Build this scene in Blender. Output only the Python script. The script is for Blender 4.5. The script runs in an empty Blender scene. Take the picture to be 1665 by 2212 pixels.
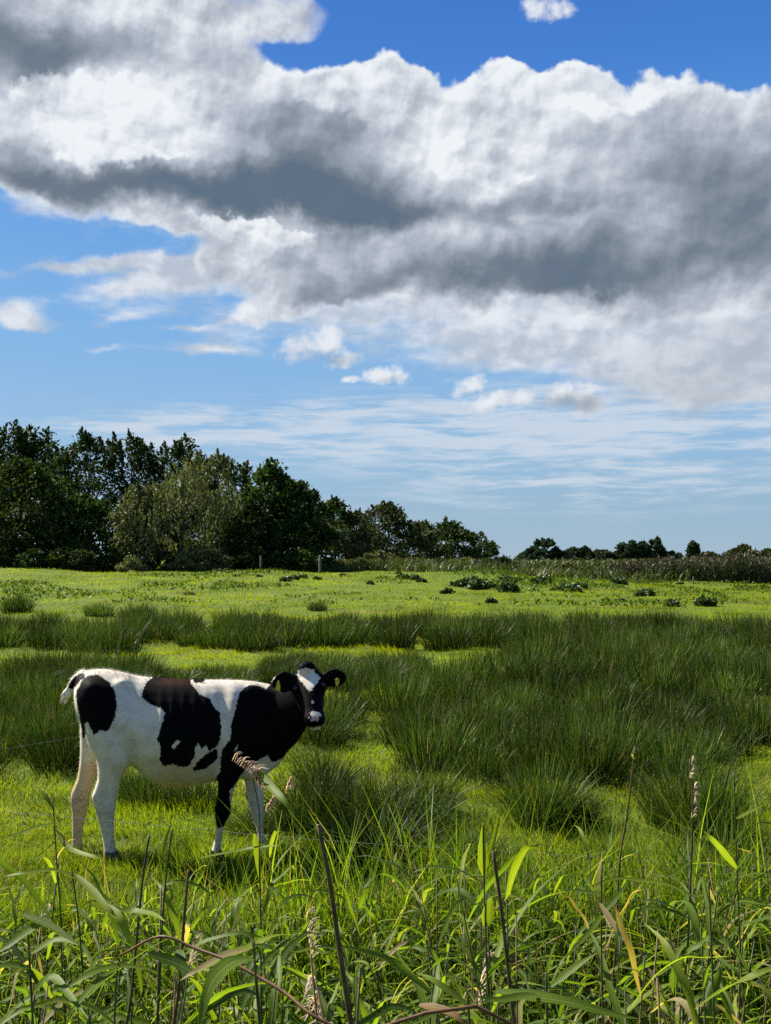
import bpy, bmesh, math, random
import numpy as np
from mathutils import Vector, Matrix

# ------------------------------------------------------------------ camera, sky, sun, exposure
S = bpy.context.scene
COL = S.collection
EYE = 1.70
FPX, CX0, CY0 = 2370.0, 832.5, 1105.5           # focal length and centre in survey units (1665 x 2211 frame)
PITCH = math.atan(101.5 / FPX)
cam_data = bpy.data.cameras.new('camera')
cam = bpy.data.objects.new('camera', cam_data)
COL.objects.link(cam)
cam.location = (0, 0, EYE)
cam.rotation_euler = (math.pi / 2 + PITCH, 0, 0)
cam_data.sensor_fit = 'VERTICAL'
cam_data.sensor_height = 24.0
cam_data.lens = 24.0 * FPX / 2211.0
cam_data.clip_start = 0.05
cam_data.clip_end = 20000
S.camera = cam
S.view_settings.view_transform = 'Standard'
S.view_settings.look = 'None'
S.view_settings.gamma = 1.0
S.view_settings.use_curve_mapping = False
EXPO = 1.4
S.view_settings.exposure = EXPO
S.render.engine = 'CYCLES'
S.cycles.max_bounces = 6
S.cycles.diffuse_bounces = 3
S.cycles.glossy_bounces = 2
S.cycles.transmission_bounces = 4
S.cycles.transparent_max_bounces = 4
S.cycles.caustics_reflective = False
S.cycles.caustics_refractive = False
S.cycles.use_denoising = False
S.cycles.use_adaptive_sampling = True
S.cycles.adaptive_threshold = 0.01
S.cycles.adaptive_min_samples = 8

SUN_AZ, SUN_EL = math.radians(-54), math.radians(42)     # azimuth from +Y (view direction), negative = left
SKY_STRENGTH = 0.10
sun_data = bpy.data.lights.new('sun', 'SUN')
sun_data.energy = 4.8
sun_data.angle = math.radians(0.53)
sun_data.color = (1.0, 0.95, 0.86)
sun = bpy.data.objects.new('sun', sun_data)
COL.objects.link(sun)
sun_dir = Vector((math.sin(SUN_AZ) * math.cos(SUN_EL), math.cos(SUN_AZ) * math.cos(SUN_EL), math.sin(SUN_EL)))
sun.rotation_euler = sun_dir.to_track_quat('Z', 'Y').to_euler()
sun.location = (-20, 10, 30)

def pixdir(x, y):
    """world direction for a survey point of the photograph"""
    cx, cz = (x - CX0) / FPX, (CY0 - y) / FPX
    c, s = math.cos(PITCH), math.sin(PITCH)
    return np.array([cx, c - s * cz, s + c * cz])

def azel(x, y):
    d = pixdir(x, y)
    d = d / np.linalg.norm(d)
    return math.atan2(d[0], d[1]), math.asin(d[2])

# ---- node expression helper
class N:
    tree = None
    def __init__(self, sock): self.s = sock
    @staticmethod
    def math(op, *a, clamp=False):
        n = N.tree.nodes.new('ShaderNodeMath'); n.operation = op; n.use_clamp = clamp
        for i, v in enumerate(a):
            if isinstance(v, N): N.tree.links.new(v.s, n.inputs[i])
            else: n.inputs[i].default_value = v
        return N(n.outputs[0])
    def __add__(s, o): return N.math('ADD', s, o)
    __radd__ = __add__
    def __sub__(s, o): return N.math('SUBTRACT', s, o)
    def __rsub__(s, o): return N.math('SUBTRACT', o, s)
    def __mul__(s, o): return N.math('MULTIPLY', s, o)
    __rmul__ = __mul__
    def sat(s): return N.math('ADD', s, 0.0, clamp=True)
def vec(op, a, b=None, out=0):
    n = N.tree.nodes.new('ShaderNodeVectorMath'); n.operation = op
    for i, v in enumerate((a, b)):
        if v is None: continue
        if isinstance(v, N): N.tree.links.new(v.s, n.inputs[i])
        elif op == 'SCALE' and i == 1: n.inputs['Scale'].default_value = v
        else: n.inputs[i].default_value = v
    return N(n.outputs[out])
def vscale(a, k):
    n = N.tree.nodes.new('ShaderNodeVectorMath'); n.operation = 'SCALE'
    N.tree.links.new(a.s, n.inputs[0]); 
    if isinstance(k, N): N.tree.links.new(k.s, n.inputs['Scale'])
    else: n.inputs['Scale'].default_value = k
    return N(n.outputs[0])
def noise(v, scale, detail=6, rough=0.55, lac=2.0, dist=0.0, color=False, dims='2D'):
    n = N.tree.nodes.new('ShaderNodeTexNoise')
    n.inputs['Scale'].default_value = scale; n.inputs['Detail'].default_value = detail
    n.inputs['Roughness'].default_value = rough; n.inputs['Lacunarity'].default_value = lac
    n.inputs['Distortion'].default_value = dist
    n.noise_dimensions = dims
    if v is not None: N.tree.links.new(v.s, n.inputs['Vector'])
    return N(n.outputs['Color' if color else 'Fac'])
def voro(v, scale, detail=3, rough=0.5, smooth=0.6):
    n = N.tree.nodes.new('ShaderNodeTexVoronoi'); n.feature = 'SMOOTH_F1'; n.voronoi_dimensions = '2D'
    n.inputs['Scale'].default_value = scale; n.inputs['Detail'].default_value = detail
    n.inputs['Roughness'].default_value = rough; n.inputs['Smoothness'].default_value = smooth
    N.tree.links.new(v.s, n.inputs['Vector'])
    return N(n.outputs['Distance'])
def smooth(x, a, b, lo=0.0, hi=1.0, kind='SMOOTHSTEP'):
    n = N.tree.nodes.new('ShaderNodeMapRange'); n.interpolation_type = kind
    N.tree.links.new(x.s, n.inputs[0])
    for i, v in enumerate((a, b, lo, hi)): n.inputs[i + 1].default_value = v
    return N(n.outputs[0])
def mixc(f, a, b, mode='MIX'):
    n = N.tree.nodes.new('ShaderNodeMix'); n.data_type = 'RGBA'; n.blend_type = mode
    for i, v in ((0, f), (6, a), (7, b)):
        if isinstance(v, N): N.tree.links.new(v.s, n.inputs[i])
        elif i == 0: n.inputs[0].default_value = v
        else: n.inputs[i].default_value = (*v, 1)
    return N(n.outputs[2])
def comb(x, y, z=0.0):
    n = N.tree.nodes.new('ShaderNodeCombineXYZ')
    for i, v in enumerate((x, y, z)):
        if isinstance(v, N): N.tree.links.new(v.s, n.inputs[i])
        else: n.inputs[i].default_value = v
    return N(n.outputs[0])

def build_sky():
    w = bpy.data.worlds.new('World'); S.world = w; w.use_nodes = True
    t = w.node_tree; t.nodes.clear(); N.tree = t
    tc = t.nodes.new('ShaderNodeTexCoord')
    d = vec('NORMALIZE', N(tc.outputs['Generated']))
    sp = t.nodes.new('ShaderNodeSeparateXYZ'); t.links.new(d.s, sp.inputs[0])
    dx, dy, dz = (N(sp.outputs[i]) for i in range(3))
    az = N.math('ARCTAN2', dx, dy); el = N.math('ARCSINE', dz)
    P = comb(az, el)
    # physical sky
    sk = t.nodes.new('ShaderNodeTexSky'); sk.sky_type = 'NISHITA'; sk.sun_disc = False
    sk.sun_elevation = SUN_EL; sk.sun_rotation = SUN_AZ
    sk.air_density = 1.0; sk.dust_density = 0.6; sk.ozone_density = 2.5
    blue = N(sk.outputs[0])
    air = t.nodes.new('ShaderNodeValToRGB'); t.links.new(smooth(el, 0.0, 0.5, 0, 1, 'LINEAR').s, air.inputs[0])
    ar = air.color_ramp
    ar.elements[0].position = 0.0; ar.elements[0].color = (0.36, 0.52, 0.67, 1)
    ar.elements[1].position = 1.0; ar.elements[1].color = (0.038, 0.185, 0.62, 1)
    for p_, c_ in ((0.08, (0.30, 0.48, 0.66)), (0.22, (0.29, 0.51, 0.76)), (0.42, (0.20, 0.45, 0.81)), (0.66, (0.105, 0.34, 0.80)), (0.86, (0.050, 0.22, 0.68))):
        e_ = ar.elements.new(p_); e_.color = (*c_, 1)
    blue = mixc(0.85, vscale(blue, 2.0 ** -EXPO * 0.9), vscale(N(air.outputs[0]), 2.0 ** -EXPO / SKY_STRENGTH))
    # ---- turbulence that bends the cloud outlines
    w1 = vec('SUBTRACT', noise(P, 9, 2, 0.5, color=True), (0.5, 0.5, 0.5))
    w2 = vec('SUBTRACT', noise(P, 34, 3, 0.6, color=True), (0.5, 0.5, 0.5))
    Q = vec('ADD', P, vec('ADD', vscale(w1, 0.050), vscale(w2, 0.020)))
    Qs = vec('ADD', P, vscale(w1, 0.045))
    def blob(V, cx, cy, rx, ry, rot=0.0):
        a, e = azel(cx, cy)
        v = vec('SUBTRACT', V, (a, e, 0))
        if rot:
            n = t.nodes.new('ShaderNodeVectorRotate'); n.rotation_type = 'Z_AXIS'
            t.links.new(v.s, n.inputs['Vector']); n.inputs['Angle'].default_value = math.radians(rot)
            v = N(n.outputs[0])
        v = vec('MULTIPLY', v, (FPX / rx, FPX / ry, 0))
        return vec('DOT_PRODUCT', v, v, out=1)          # squared normalised radius
    def gsum(V, L):
        acc = None
        for b in L:
            r2 = blob(V, *b[:4], b[5] if len(b) > 5 else 0)
            g = N.math('POWER', 2.718, r2 * -1.0) * b[4]
            acc = g if acc is None else acc + g
        return acc
    def smax(V, L):
        acc = None
        for b in L:
            f = 1.0 - blob(V, *b[:4], b[4] if len(b) > 4 else 0)
            if acc is None: acc = f
            else: acc = N.math('SMOOTH_MAX', acc, f, 0.35)
        return acc
    # ---- cauliflower relief
    def relief(V):
        a = 1.0 - voro(V, 16, 2.4, 0.45, 0.45)
        b = noise(V, 12, 8, 0.58)
        return a * 0.62 + b * 0.66
    Pr = vec('ADD', P, vscale(w2, 0.012))
    H0 = relief(Pr)
    H1 = relief(vec('ADD', Pr, (-0.0045, 0.0075, 0)))
    rel = H0 - H1
    fine = noise(P, 50, 5, 0.6)
    rel2 = fine - noise(vec('ADD', P, (-0.0016, 0.0028, 0)), 50, 4, 0.6)
    # ---- main cumulus bank
    BANK = [(120, 90, 470, 200), (480, 10, 230, 60), (130, 310, 420, 125), (480, 230, 200, 140), (800, 290, 300, 165),
            (1170, 320, 300, 180), (1450, 360, 260, 175), (1680, 420, 260, 200), (700, 430, 420, 120), (1050, 560, 450, 110),
            (330, 440, 190, 60), (560, 545, 170, 90), (650, 620, 170, 60, -20), (1480, 590, 330, 110)]
    Lm = N.math('MINIMUM', smax(Q, BANK), 1.0)
    Lm = smooth(Lm, -0.6, 0.75, -0.65, 1.0, 'LINEAR')
    Dm = Lm + (H0 - 0.74) * 0.95
    soft = gsum(P, [(200, 480, 330, 70, .9, -12), (480, 600, 160, 80, .9, -20), (700, 690, 200, 60, .9), (1100, 690, 400, 60, .9), (1560, 690, 260, 90, .9), (580, 20, 200, 70, 1.3)]).sat()
    Df = N.math('DIVIDE', Dm + soft * 0.18, soft * 4.5 + 1.0)
    a_main = smooth(Df, -0.02, 0.15)
    # fleecy lower edges and the thin sheet below the bank
    SHEET = [(480, 580, 330, 45, .9, -9), (250, 572, 190, 16, 1.1, -8), (340, 612, 150, 20, .85, -14), (700, 660, 330, 70, .8, -14), (1130, 680, 360, 80, 1.0), (1580, 740, 330, 150, 1.2),
             (980, 760, 200, 60, .55), (1350, 770, 120, 45, .5), (1110, 775, 80, 34, .5), (1500, 800, 160, 50, .5), (1560, 855, 150, 36, .5), (1640, 690, 140, 70, .5), (330, 480, 220, 50, .6), (90, 430, 80, 40, .6), (300, 672, 110, 22, .75, -14), (400, 700, 100, 7, .5, -9), (45, 685, 62, 28, 1.1),
             (30, 712, 40, 14, .7), (20, 580, 60, 12, .35, -10), (470, 752, 110, 12, .5), (220, 750, 60, 7, .45)]
    Ls = gsum(vec('ADD', P, vec('ADD', vscale(w1, 0.03), vscale(w2, 0.012))), SHEET)
    st = vec('MULTIPLY', P, (1.0, 3.2, 1.0))
    fl = noise(st, 16, 7, 0.6)
    a_sheet = smooth(Ls + (fl - 0.5) * 1.35, 0.26, 1.20, 0, 0.92) * smooth(Ls, 0.03, 0.25)
    # ripple streaks low in the sky
    RIP = [(900, 930, 700, 75, 1.0), (1350, 930, 500, 110, .7), (300, 940, 280, 30, .65), (1300, 1050, 700, 40, .42), (500, 888, 120, 14, .5), (1100, 1110, 700, 40, .25), (1500, 860, 260, 70, .4)]
    Lr = gsum(P, RIP)
    rp = noise(vec('MULTIPLY', vec('ADD', P, vscale(w1, 0.01)), (1.0, 9.0, 1.0)), 12, 6, 0.62)
    a_rip = smooth(rp + Lr * 0.16, 0.47, 0.80) * smooth(Lr, 0.05, 0.8) * 0.85
    # small separate cumuli
    SMALL = [(650, 757, 80, 44), (695, 740, 70, 52), (735, 780, 60, 24), (840, 812, 65, 24), (760, 820, 35, 10), (1000, 832, 55, 24, -25), (1090, 865, 120, 24), (1215, 862, 100, 42),
             (1270, 880, 70, 20), (1180, 12, 72, 30)]
    Qm = vec('ADD', P, vec('ADD', vscale(w1, 0.018), vscale(w2, 0.012)))
    Lc = smax(Qm, SMALL)
    Dc = Lc + (fine - 0.52) * 2.0 + (H0 - 0.74) * 0.9
    a_small = smooth(Dc, -0.15, 0.95, 0, 0.95)
    # ---- density of the banks seen from below: thick parts transmit little light
    DARK = [(125, 95, 190, 55, .80), (30, 130, 120, 60, .45), (60, 370, 160, 60, .62), (330, 420, 300, 42, .85), (620, 350, 150, 100, .82), (600, 425, 260, 45, .65),
            (800, 415, 130, 70, .60), (900, 450, 220, 30, .55), (1120, 455, 120, 38, .45), (1010, 565, 280, 65, .50), (900, 605, 330, 42, .62), (1270, 560, 200, 70, .62), (1300, 615, 110, 22, .45),
            (700, 640, 140, 30, .40), (1600, 440, 160, 130, .85), (1500, 320, 130, 90, .42), (1040, 235, 70, 40, .26), (740, 235, 70, 40, .26),
            (1640, 540, 130, 40, .35), (1250, 380, 160, 60, .30), (960, 300, 50, 18, .2), (420, 100, 60, 40, .2), (520, 110, 80, 40, .3), (1280, 260, 120, 60, .22)]
    w3 = vec('SUBTRACT', noise(P, 90, 3, 0.6, color=True), (0.5, 0.5, 0.5))
    Qd = vec('ADD', Qs, vec('ADD', vscale(w2, 0.022), vscale(w3, 0.007)))
    Ql = vec('ADD', P, vec('ADD', vscale(w1, 0.03), vec('ADD', vscale(w2, 0.026), vscale(w3, 0.010))))
    PUFF = [(235, 325, 120, 62), (330, 358, 110, 26, -14), (170, 270, 110, 60), (940, 330, 85, 52), (1010, 362, 120, 44), (1095, 395, 85, 30), (590, 535, 95, 34), (655, 518, 60, 26), (500, 495, 110, 42),
            (130, 205, 150, 60), (330, 215, 130, 60), (820, 235, 110, 85), (700, 205, 80, 50), (1165, 200, 100, 60), (1390, 225, 90, 40), (440, 290, 60, 30), (1270, 235, 90, 40)]
    def lit_field(V): return N.math('MINIMUM', smax(V, PUFF), 0.8)
    Dl = lit_field(Ql) + (H0 - 0.74) * 1.5
    low = lit_field(vec('ADD', Ql, (0.0, -0.010, 0)))
    lit = smooth(Dl, 0.05, 0.42) * smooth(low, -0.25, 0.6)
    dk = gsum(Qd, DARK) * 0.90 * (1.0 - lit * 0.8) - lit * 0.12
    dk = dk + (noise(P, 7, 5, 0.55) - 0.5) * smooth(dk, 0.15, 0.75, 1.0, 0.45) + 0.05
    edge = smooth(Dm, 0.0, 0.55)
    shade = N.math('MULTIPLY', smooth(dk, -0.16, 1.15, 0.04, 1, 'LINEAR'), edge * 0.72 + 0.28)
    shade = (shade - (rel * 1.35 + rel2 * 0.42) * (1.0 - shade * 0.85)).sat()
    ramp = t.nodes.new('ShaderNodeValToRGB'); t.links.new(shade.s, ramp.inputs[0])
    cr = ramp.color_ramp
    cr.elements[0].position = 0.0; cr.elements[0].color = (0.86, 0.90, 0.94, 1)
    cr.elements[1].position = 1.0; cr.elements[1].color = (0.112, 0.165, 0.235, 1)
    for p, c in ((0.13, (0.74, 0.78, 0.84)), (0.35, (0.50, 0.55, 0.63)), (0.6, (0.30, 0.35, 0.42)), (0.82, (0.165, 0.21, 0.265))):
        e = cr.elements.new(p); e.color = (*c, 1)
    bank_col = N(ramp.outputs[0])
    sheet_col = mixc(smooth(noise(vec('MULTIPLY', Pr, (1.0, 1.7, 1.0)), 20, 7, 0.58) + rel * 0.8, 0.30, 0.72), (0.50, 0.56, 0.64), (0.80, 0.83, 0.88))
    sheet_col = mixc(gsum(P, [(1650, 700, 120, 60, .5), (1450, 800, 200, 60, .35), (1560, 860, 160, 50, .35)]).sat(), sheet_col, (0.36, 0.41, 0.47))
    SB = [(1235, 878, 90, 24, 1.0), (700, 774, 70, 18, .9), (840, 825, 50, 10, .4), (1000, 848, 50, 10, .3)]
    small_col = mixc((gsum(Qm, SB) - rel * 1.2 - (fine - 0.5) * 0.8).sat(), (0.82, 0.85, 0.90), (0.30, 0.36, 0.44))
    K = 2.0 ** -EXPO / SKY_STRENGTH
    def over(base, a, c): return mixc(a, base, vscale(c, K))
    # broken cloud behind the viewer, so the rest of the dome lights the place evenly
    back = smooth(noise(vec('MULTIPLY', d, (1, 1, 2)), 2.2, 2, 0.6, dims='3D'), 0.46, 0.62, 0, 0.9) * smooth(N.math('ABSOLUTE', az), 0.55, 0.9)
    out = over(blue, a_rip, comb(0.62, 0.70, 0.80))
    out = over(out, back, comb(0.38, 0.40, 0.43))
    out = over(out, a_sheet, sheet_col)
    out = over(out, a_main, bank_col)
    out = over(out, a_small, small_col)
    bg = t.nodes.new('ShaderNodeBackground'); bg.inputs['Strength'].default_value = SKY_STRENGTH
    t.links.new(out.s, bg.inputs['Color'])
    o = t.nodes.new('ShaderNodeOutputWorld'); t.links.new(bg.outputs[0], o.inputs[0])
    w.cycles.sampling_method = 'MANUAL'; w.cycles.sample_map_resolution = 512
build_sky()

# ------------------------------------------------------------------ helpers: meshes, tags, materials
R = np.random.default_rng(7)
def tag(o, label=None, cat=None, group=None, kind=None):
    if label: o['label'] = label
    if cat: o['category'] = cat
    if group: o['group'] = group
    if kind: o['kind'] = kind
    return o
def link(name, me, mat=None, parent=None):
    o = bpy.data.objects.new(name, me); COL.objects.link(o)
    if mat is not None and not me.materials: me.materials.append(mat)
    if parent is not None: o.parent = parent
    return o
def empty(name, loc, rz=0.0):
    o = bpy.data.objects.new(name, None); COL.objects.link(o)
    o.location = loc; o.rotation_euler = (0, 0, rz); o.empty_display_size = 0.2
    return o
def np_mesh(name, V, F, attrs=None, smooth=False):
    """V (n,3), F (m,4) or (m,3) index array"""
    me = bpy.data.meshes.new(name)
    V = np.asarray(V, np.float32); F = np.asarray(F, np.int32)
    me.vertices.add(len(V)); me.vertices.foreach_set('co', V.ravel())
    k = F.shape[1]
    me.loops.add(F.size); me.loops.foreach_set('vertex_index', F.ravel())
    me.polygons.add(len(F)); me.polygons.foreach_set('loop_start', np.arange(0, F.size, k, dtype=np.int32))
    if smooth: me.polygons.foreach_set('use_smooth', np.ones(len(F), bool))
    me.update(calc_edges=True)
    for an, a in (attrs or {}).items():
        at = me.attributes.new(an, 'FLOAT', 'POINT'); at.data.foreach_set('value', np.asarray(a, np.float32))
    return me
class Geo:
    """collects vertex/face blocks (quads) with per-vertex attributes"""
    def __init__(s): s.V = []; s.F = []; s.A = {}; s.n = 0
    def add(s, V, F, **A):
        V = np.asarray(V).reshape(-1, 3); s.V.append(V); s.F.append(np.asarray(F) + s.n); s.n += len(V)
        for k, a in A.items(): s.A.setdefault(k, []).append(np.broadcast_to(np.asarray(a, float).ravel() if np.ndim(a) else np.array([a], float), (len(V),)) if np.size(a) in (1, len(V)) else np.asarray(a, float).ravel())
    def mesh(s, name, smooth=False):
        return np_mesh(name, np.concatenate(s.V), np.concatenate(s.F), {k: np.concatenate(v) for k, v in s.A.items()}, smooth)

def blades(base, h, w, lean, rng, segs=2, bend=0.35, droop=1.7, face=None):
    """grass blades: base (n,3), height, width, horizontal lean (n,2). returns V, F, t, rnd"""
    n = len(base); L = segs + 1
    h = np.broadcast_to(h, n); w = np.broadcast_to(w, n)
    t = np.linspace(0, 1, L)
    ang = rng.uniform(0, np.pi, n) if face is None else face + rng.normal(0, .5, n)
    side = np.stack([np.cos(ang), np.sin(ang), np.zeros(n)], 1)
    V = np.zeros((n, L, 2, 3))
    for k, tk in enumerate(t):
        c = base + np.stack([lean[:, 0] * h * tk ** droop, lean[:, 1] * h * tk ** droop, h * tk * (1 - bend * tk * np.hypot(lean[:, 0], lean[:, 1]))], 1)
        ww = w * (0.06 if k == L - 1 else (1 - 0.45 * tk) * (0.75 if k == 0 else 1))
        V[:, k, 0] = c - side * (ww * .5)[:, None]; V[:, k, 1] = c + side * (ww * .5)[:, None]
    i0 = np.arange(n)[:, None] * (L * 2) + np.arange(segs)[None] * 2
    F = np.stack([i0, i0 + 1, i0 + 3, i0 + 2], -1).reshape(-1, 4)
    T = np.broadcast_to(t[None, :, None], (n, L, 2)).reshape(-1)
    rnd = np.repeat(rng.uniform(0, 1, n), L * 2)
    return V.reshape(-1, 3), F, T, rnd

def new_mat(name):
    m = bpy.data.materials.new(name); m.use_nodes = True
    t = m.node_tree; t.nodes.clear(); N.tree = t
    return m, t
def attr(name):
    n = N.tree.nodes.new('ShaderNodeAttribute'); n.attribute_name = name
    return N(n.outputs['Fac'])
def ramp_node(f, stops):
    n = N.tree.nodes.new('ShaderNodeValToRGB'); N.tree.links.new(f.s, n.inputs[0]); cr = n.color_ramp
    cr.elements[0].position = stops[0][0]; cr.elements[0].color = (*stops[0][1], 1)
    cr.elements[1].position = stops[-1][0]; cr.elements[1].color = (*stops[-1][1], 1)
    for p, c in stops[1:-1]:
        e = cr.elements.new(p); e.color = (*c, 1)
    return N(n.outputs[0])
def pos():
    n = N.tree.nodes.new('ShaderNodeNewGeometry'); return N(n.outputs['Position'])
def objrand():
    n = N.tree.nodes.new('ShaderNodeObjectInfo'); return N(n.outputs['Random'])
def finish_leaf(t, col, trans=0.35, tcol=None, rough=0.5, spec=0.3):
    p = t.nodes.new('ShaderNodeBsdfPrincipled'); t.links.new(col.s, p.inputs['Base Color'])
    p.inputs['Roughness'].default_value = rough; p.inputs['Specular IOR Level'].default_value = spec
    tr = t.nodes.new('ShaderNodeBsdfTranslucent'); t.links.new((tcol or col).s, tr.inputs['Color'])
    mx = t.nodes.new('ShaderNodeMixShader'); mx.inputs[0].default_value = trans
    t.links.new(p.outputs[0], mx.inputs[1]); t.links.new(tr.outputs[0], mx.inputs[2])
    o = t.nodes.new('ShaderNodeOutputMaterial'); t.links.new(mx.outputs[0], o.inputs[0])
def leaf_mat(name, stops, tip=None, tip_at=0.8, trans=0.35, tboost=(1.25, 1.25, 0.6), rough=0.5, spec=0.3, patch=0.25, pscale=0.8, base=None, orand=0.0, veins=False):
    m, t = new_mat(name)
    c = ramp_node(attr('rnd'), stops)
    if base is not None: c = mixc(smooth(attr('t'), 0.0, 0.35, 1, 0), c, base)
    if tip is not None: c = mixc(smooth(attr('t'), tip_at, 1.0, 0, 1), c, tip)
    if veins:
        u = attr('u'); vn = noise(comb(u * 13.0 + attr('rnd') * 40.0, attr('t') * 1.6), 1.0, 3, .6)
        c = vscale(c, smooth(vn, .3, .7, .72, 1.25, 'LINEAR'))
        c = mixc(smooth(N.math('ABSOLUTE', u - 1.0), 0.0, 0.16, .55, 0), c, (.26, .27, .10))
        blot = noise(comb(u * 1.2 + attr('rnd') * 31.0, attr('t') * 7.0 + attr('rnd') * 17.0), 1.6, 4, .65)
        c = mixc(smooth(blot, .62, .72, 0, .7), c, (.20, .13, .05))
    v = smooth(noise(pos(), pscale, 3, 0.6, dims='3D'), 0.3, 0.7, 1 - patch, 1 + patch, 'LINEAR')
    if orand: v = v * (objrand() * (2 * orand) + (1 - orand))
    c = vscale(c, v)
    tc = vec('MULTIPLY', c, tboost)
    finish_leaf(t, c, trans, tc, rough, spec)
    return m
def plain_mat(name, col, rough=0.6, spec=0.4, nscale=20, namt=0.25, bump=0.0):
    m, t = new_mat(name)
    p = t.nodes.new('ShaderNodeBsdfPrincipled')
    tc = t.nodes.new('ShaderNodeTexCoord')
    v = noise(N(tc.outputs['Object']), nscale, 5, 0.6, dims='3D')
    c = vscale(mixc(0.0, col, col), smooth(v, 0.25, 0.75, 1 - namt, 1 + namt, 'LINEAR'))
    t.links.new(c.s, p.inputs['Base Color']); p.inputs['Roughness'].default_value = rough
    p.inputs['Specular IOR Level'].default_value = spec
    if bump:
        b = t.nodes.new('ShaderNodeBump'); b.inputs['Strength'].default_value = bump; b.inputs['Distance'].default_value = 0.01
        t.links.new(v.s, b.inputs['Height']); t.links.new(b.outputs[0], p.inputs['Normal'])
    o = t.nodes.new('ShaderNodeOutputMaterial'); t.links.new(p.outputs[0], o.inputs[0])
    return m

# ------------------------------------------------------------------ terrain
def sst(a, b, x):
    t = np.clip((x - a) / (b - a), 0, 1); return t * t * (3 - 2 * t)
def H(x, y):
    x = np.asarray(x, float); y = np.asarray(y, float)
    near = sst(60, 20, np.abs(y)) if True else 1
    b = (.035 * np.sin(1.3 * x + .7) * np.sin(1.1 * y + .4) + .022 * np.sin(2.7 * x + 1.3 * y) * np.sin(2.2 * y - x) + .012 * np.sin(5.3 * x - 3.1 * y)) * (0.35 + .65 * near)
    lf = sst(22, -16, x)
    rise = sst(18, 64, y) * (.47 + .78 * lf)
    hum = sst(40, 58, y) * (.12 * np.sin(x * .21 + 1.0) + .07 * np.sin(x * .47 + y * .2) + .04 * np.sin(x * 1.1 + 2.0))
    far = sst(70, 120, y) * (.72 * lf + .05)
    far2 = -sst(70, 100, y) * hum
    wob = .15 * np.sin(x * .9) + .08 * np.sin(x * 2.3 + 1)
    ditch = -.75 * sst(5.0, 4.35, y + wob) * sst(1.2, 2.1, y + wob)
    calm = 1 - .75 * np.exp(-((x + 1.0) ** 2 / 1.6 + (y - 6.4) ** 2 / .8))
    return b * calm + rise + hum + far2 - far + ditch
def ground_hit(px, py):
    d = pixdir(px, py); d = d / d[1]
    ys = np.concatenate([np.linspace(1, 12, 500), np.geomspace(12.01, 400, 1500)])
    zz = EYE + d[2] * ys
    below = zz < H(d[0] * ys, ys)
    y = ys[np.argmax(below)] if below.any() else 400.
    return np.array([d[0] * y, y, float(H(d[0] * y, y))])
def at(px, py, Y):
    """the point seen at a survey point, Y metres out"""
    d = pixdir(px, py); k = Y / d[1]
    return np.array([d[0] * k, Y, EYE + d[2] * k])

def build_ground():
    ys = np.concatenate([np.linspace(-30, 0, 16)[:-1], np.linspace(0, 12, 121)[:-1], np.linspace(12, 30, 70)[:-1], np.linspace(30, 110, 110)[:-1], np.geomspace(110, 4000, 30)])
    u = np.linspace(-1, 1, 241); u = np.sign(u) * np.abs(u) ** 1.5
    X = u[None] * (9 + 1.05 * np.abs(ys))[:, None]; Y = np.broadcast_to(ys[:, None], X.shape)
    Z = H(X, Y)
    V = np.stack([X, Y, Z], -1).reshape(-1, 3)
    nr, nc = X.shape
    i = (np.arange(nr - 1)[:, None] * nc + np.arange(nc - 1)[None]).ravel()
    F = np.stack([i, i + 1, i + nc + 1, i + nc], 1)
    me = np_mesh('ground', V, F, smooth=True)
    m, t = new_mat('pasture soil and turf')
    p = pos(); spn = t.nodes.new('ShaderNodeSeparateXYZ'); t.links.new(p.s, spn.inputs[0])
    n1 = noise(p, 0.5, 5, 0.6, dims='3D'); n2 = noise(p, 9, 5, 0.65, dims='3D')
    c = ramp_node(n2, [(0.3, (.036, .056, .005)), (0.5, (.080, .120, .008)), (0.7, (.115, .145, .012))])
    c = mixc(smooth(n1, 0.52, 0.7, 0, 0.6), c, (.13, .12, .035))
    z = N(spn.outputs[2]); 
    c = mixc(smooth(z, -0.12, -0.35, 0, 1), c, mixc(n2, (.020, .015, .009), (.075, .055, .03)))
    b = t.nodes.new('ShaderNodeBump'); b.inputs['Strength'].default_value = 0.8; b.inputs['Distance'].default_value = 0.05
    t.links.new(n2.s, b.inputs['Height'])
    pr = t.nodes.new('ShaderNodeBsdfPrincipled'); t.links.new(c.s, pr.inputs['Base Color']); pr.inputs['Roughness'].default_value = 0.95
    pr.inputs['Specular IOR Level'].default_value = 0.1
    t.links.new(b.outputs[0], pr.inputs['Normal'])
    o = t.nodes.new('ShaderNodeOutputMaterial'); t.links.new(pr.outputs[0], o.inputs[0])
    tag(link('ground', me, m), kind='structure')
build_ground()

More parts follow.
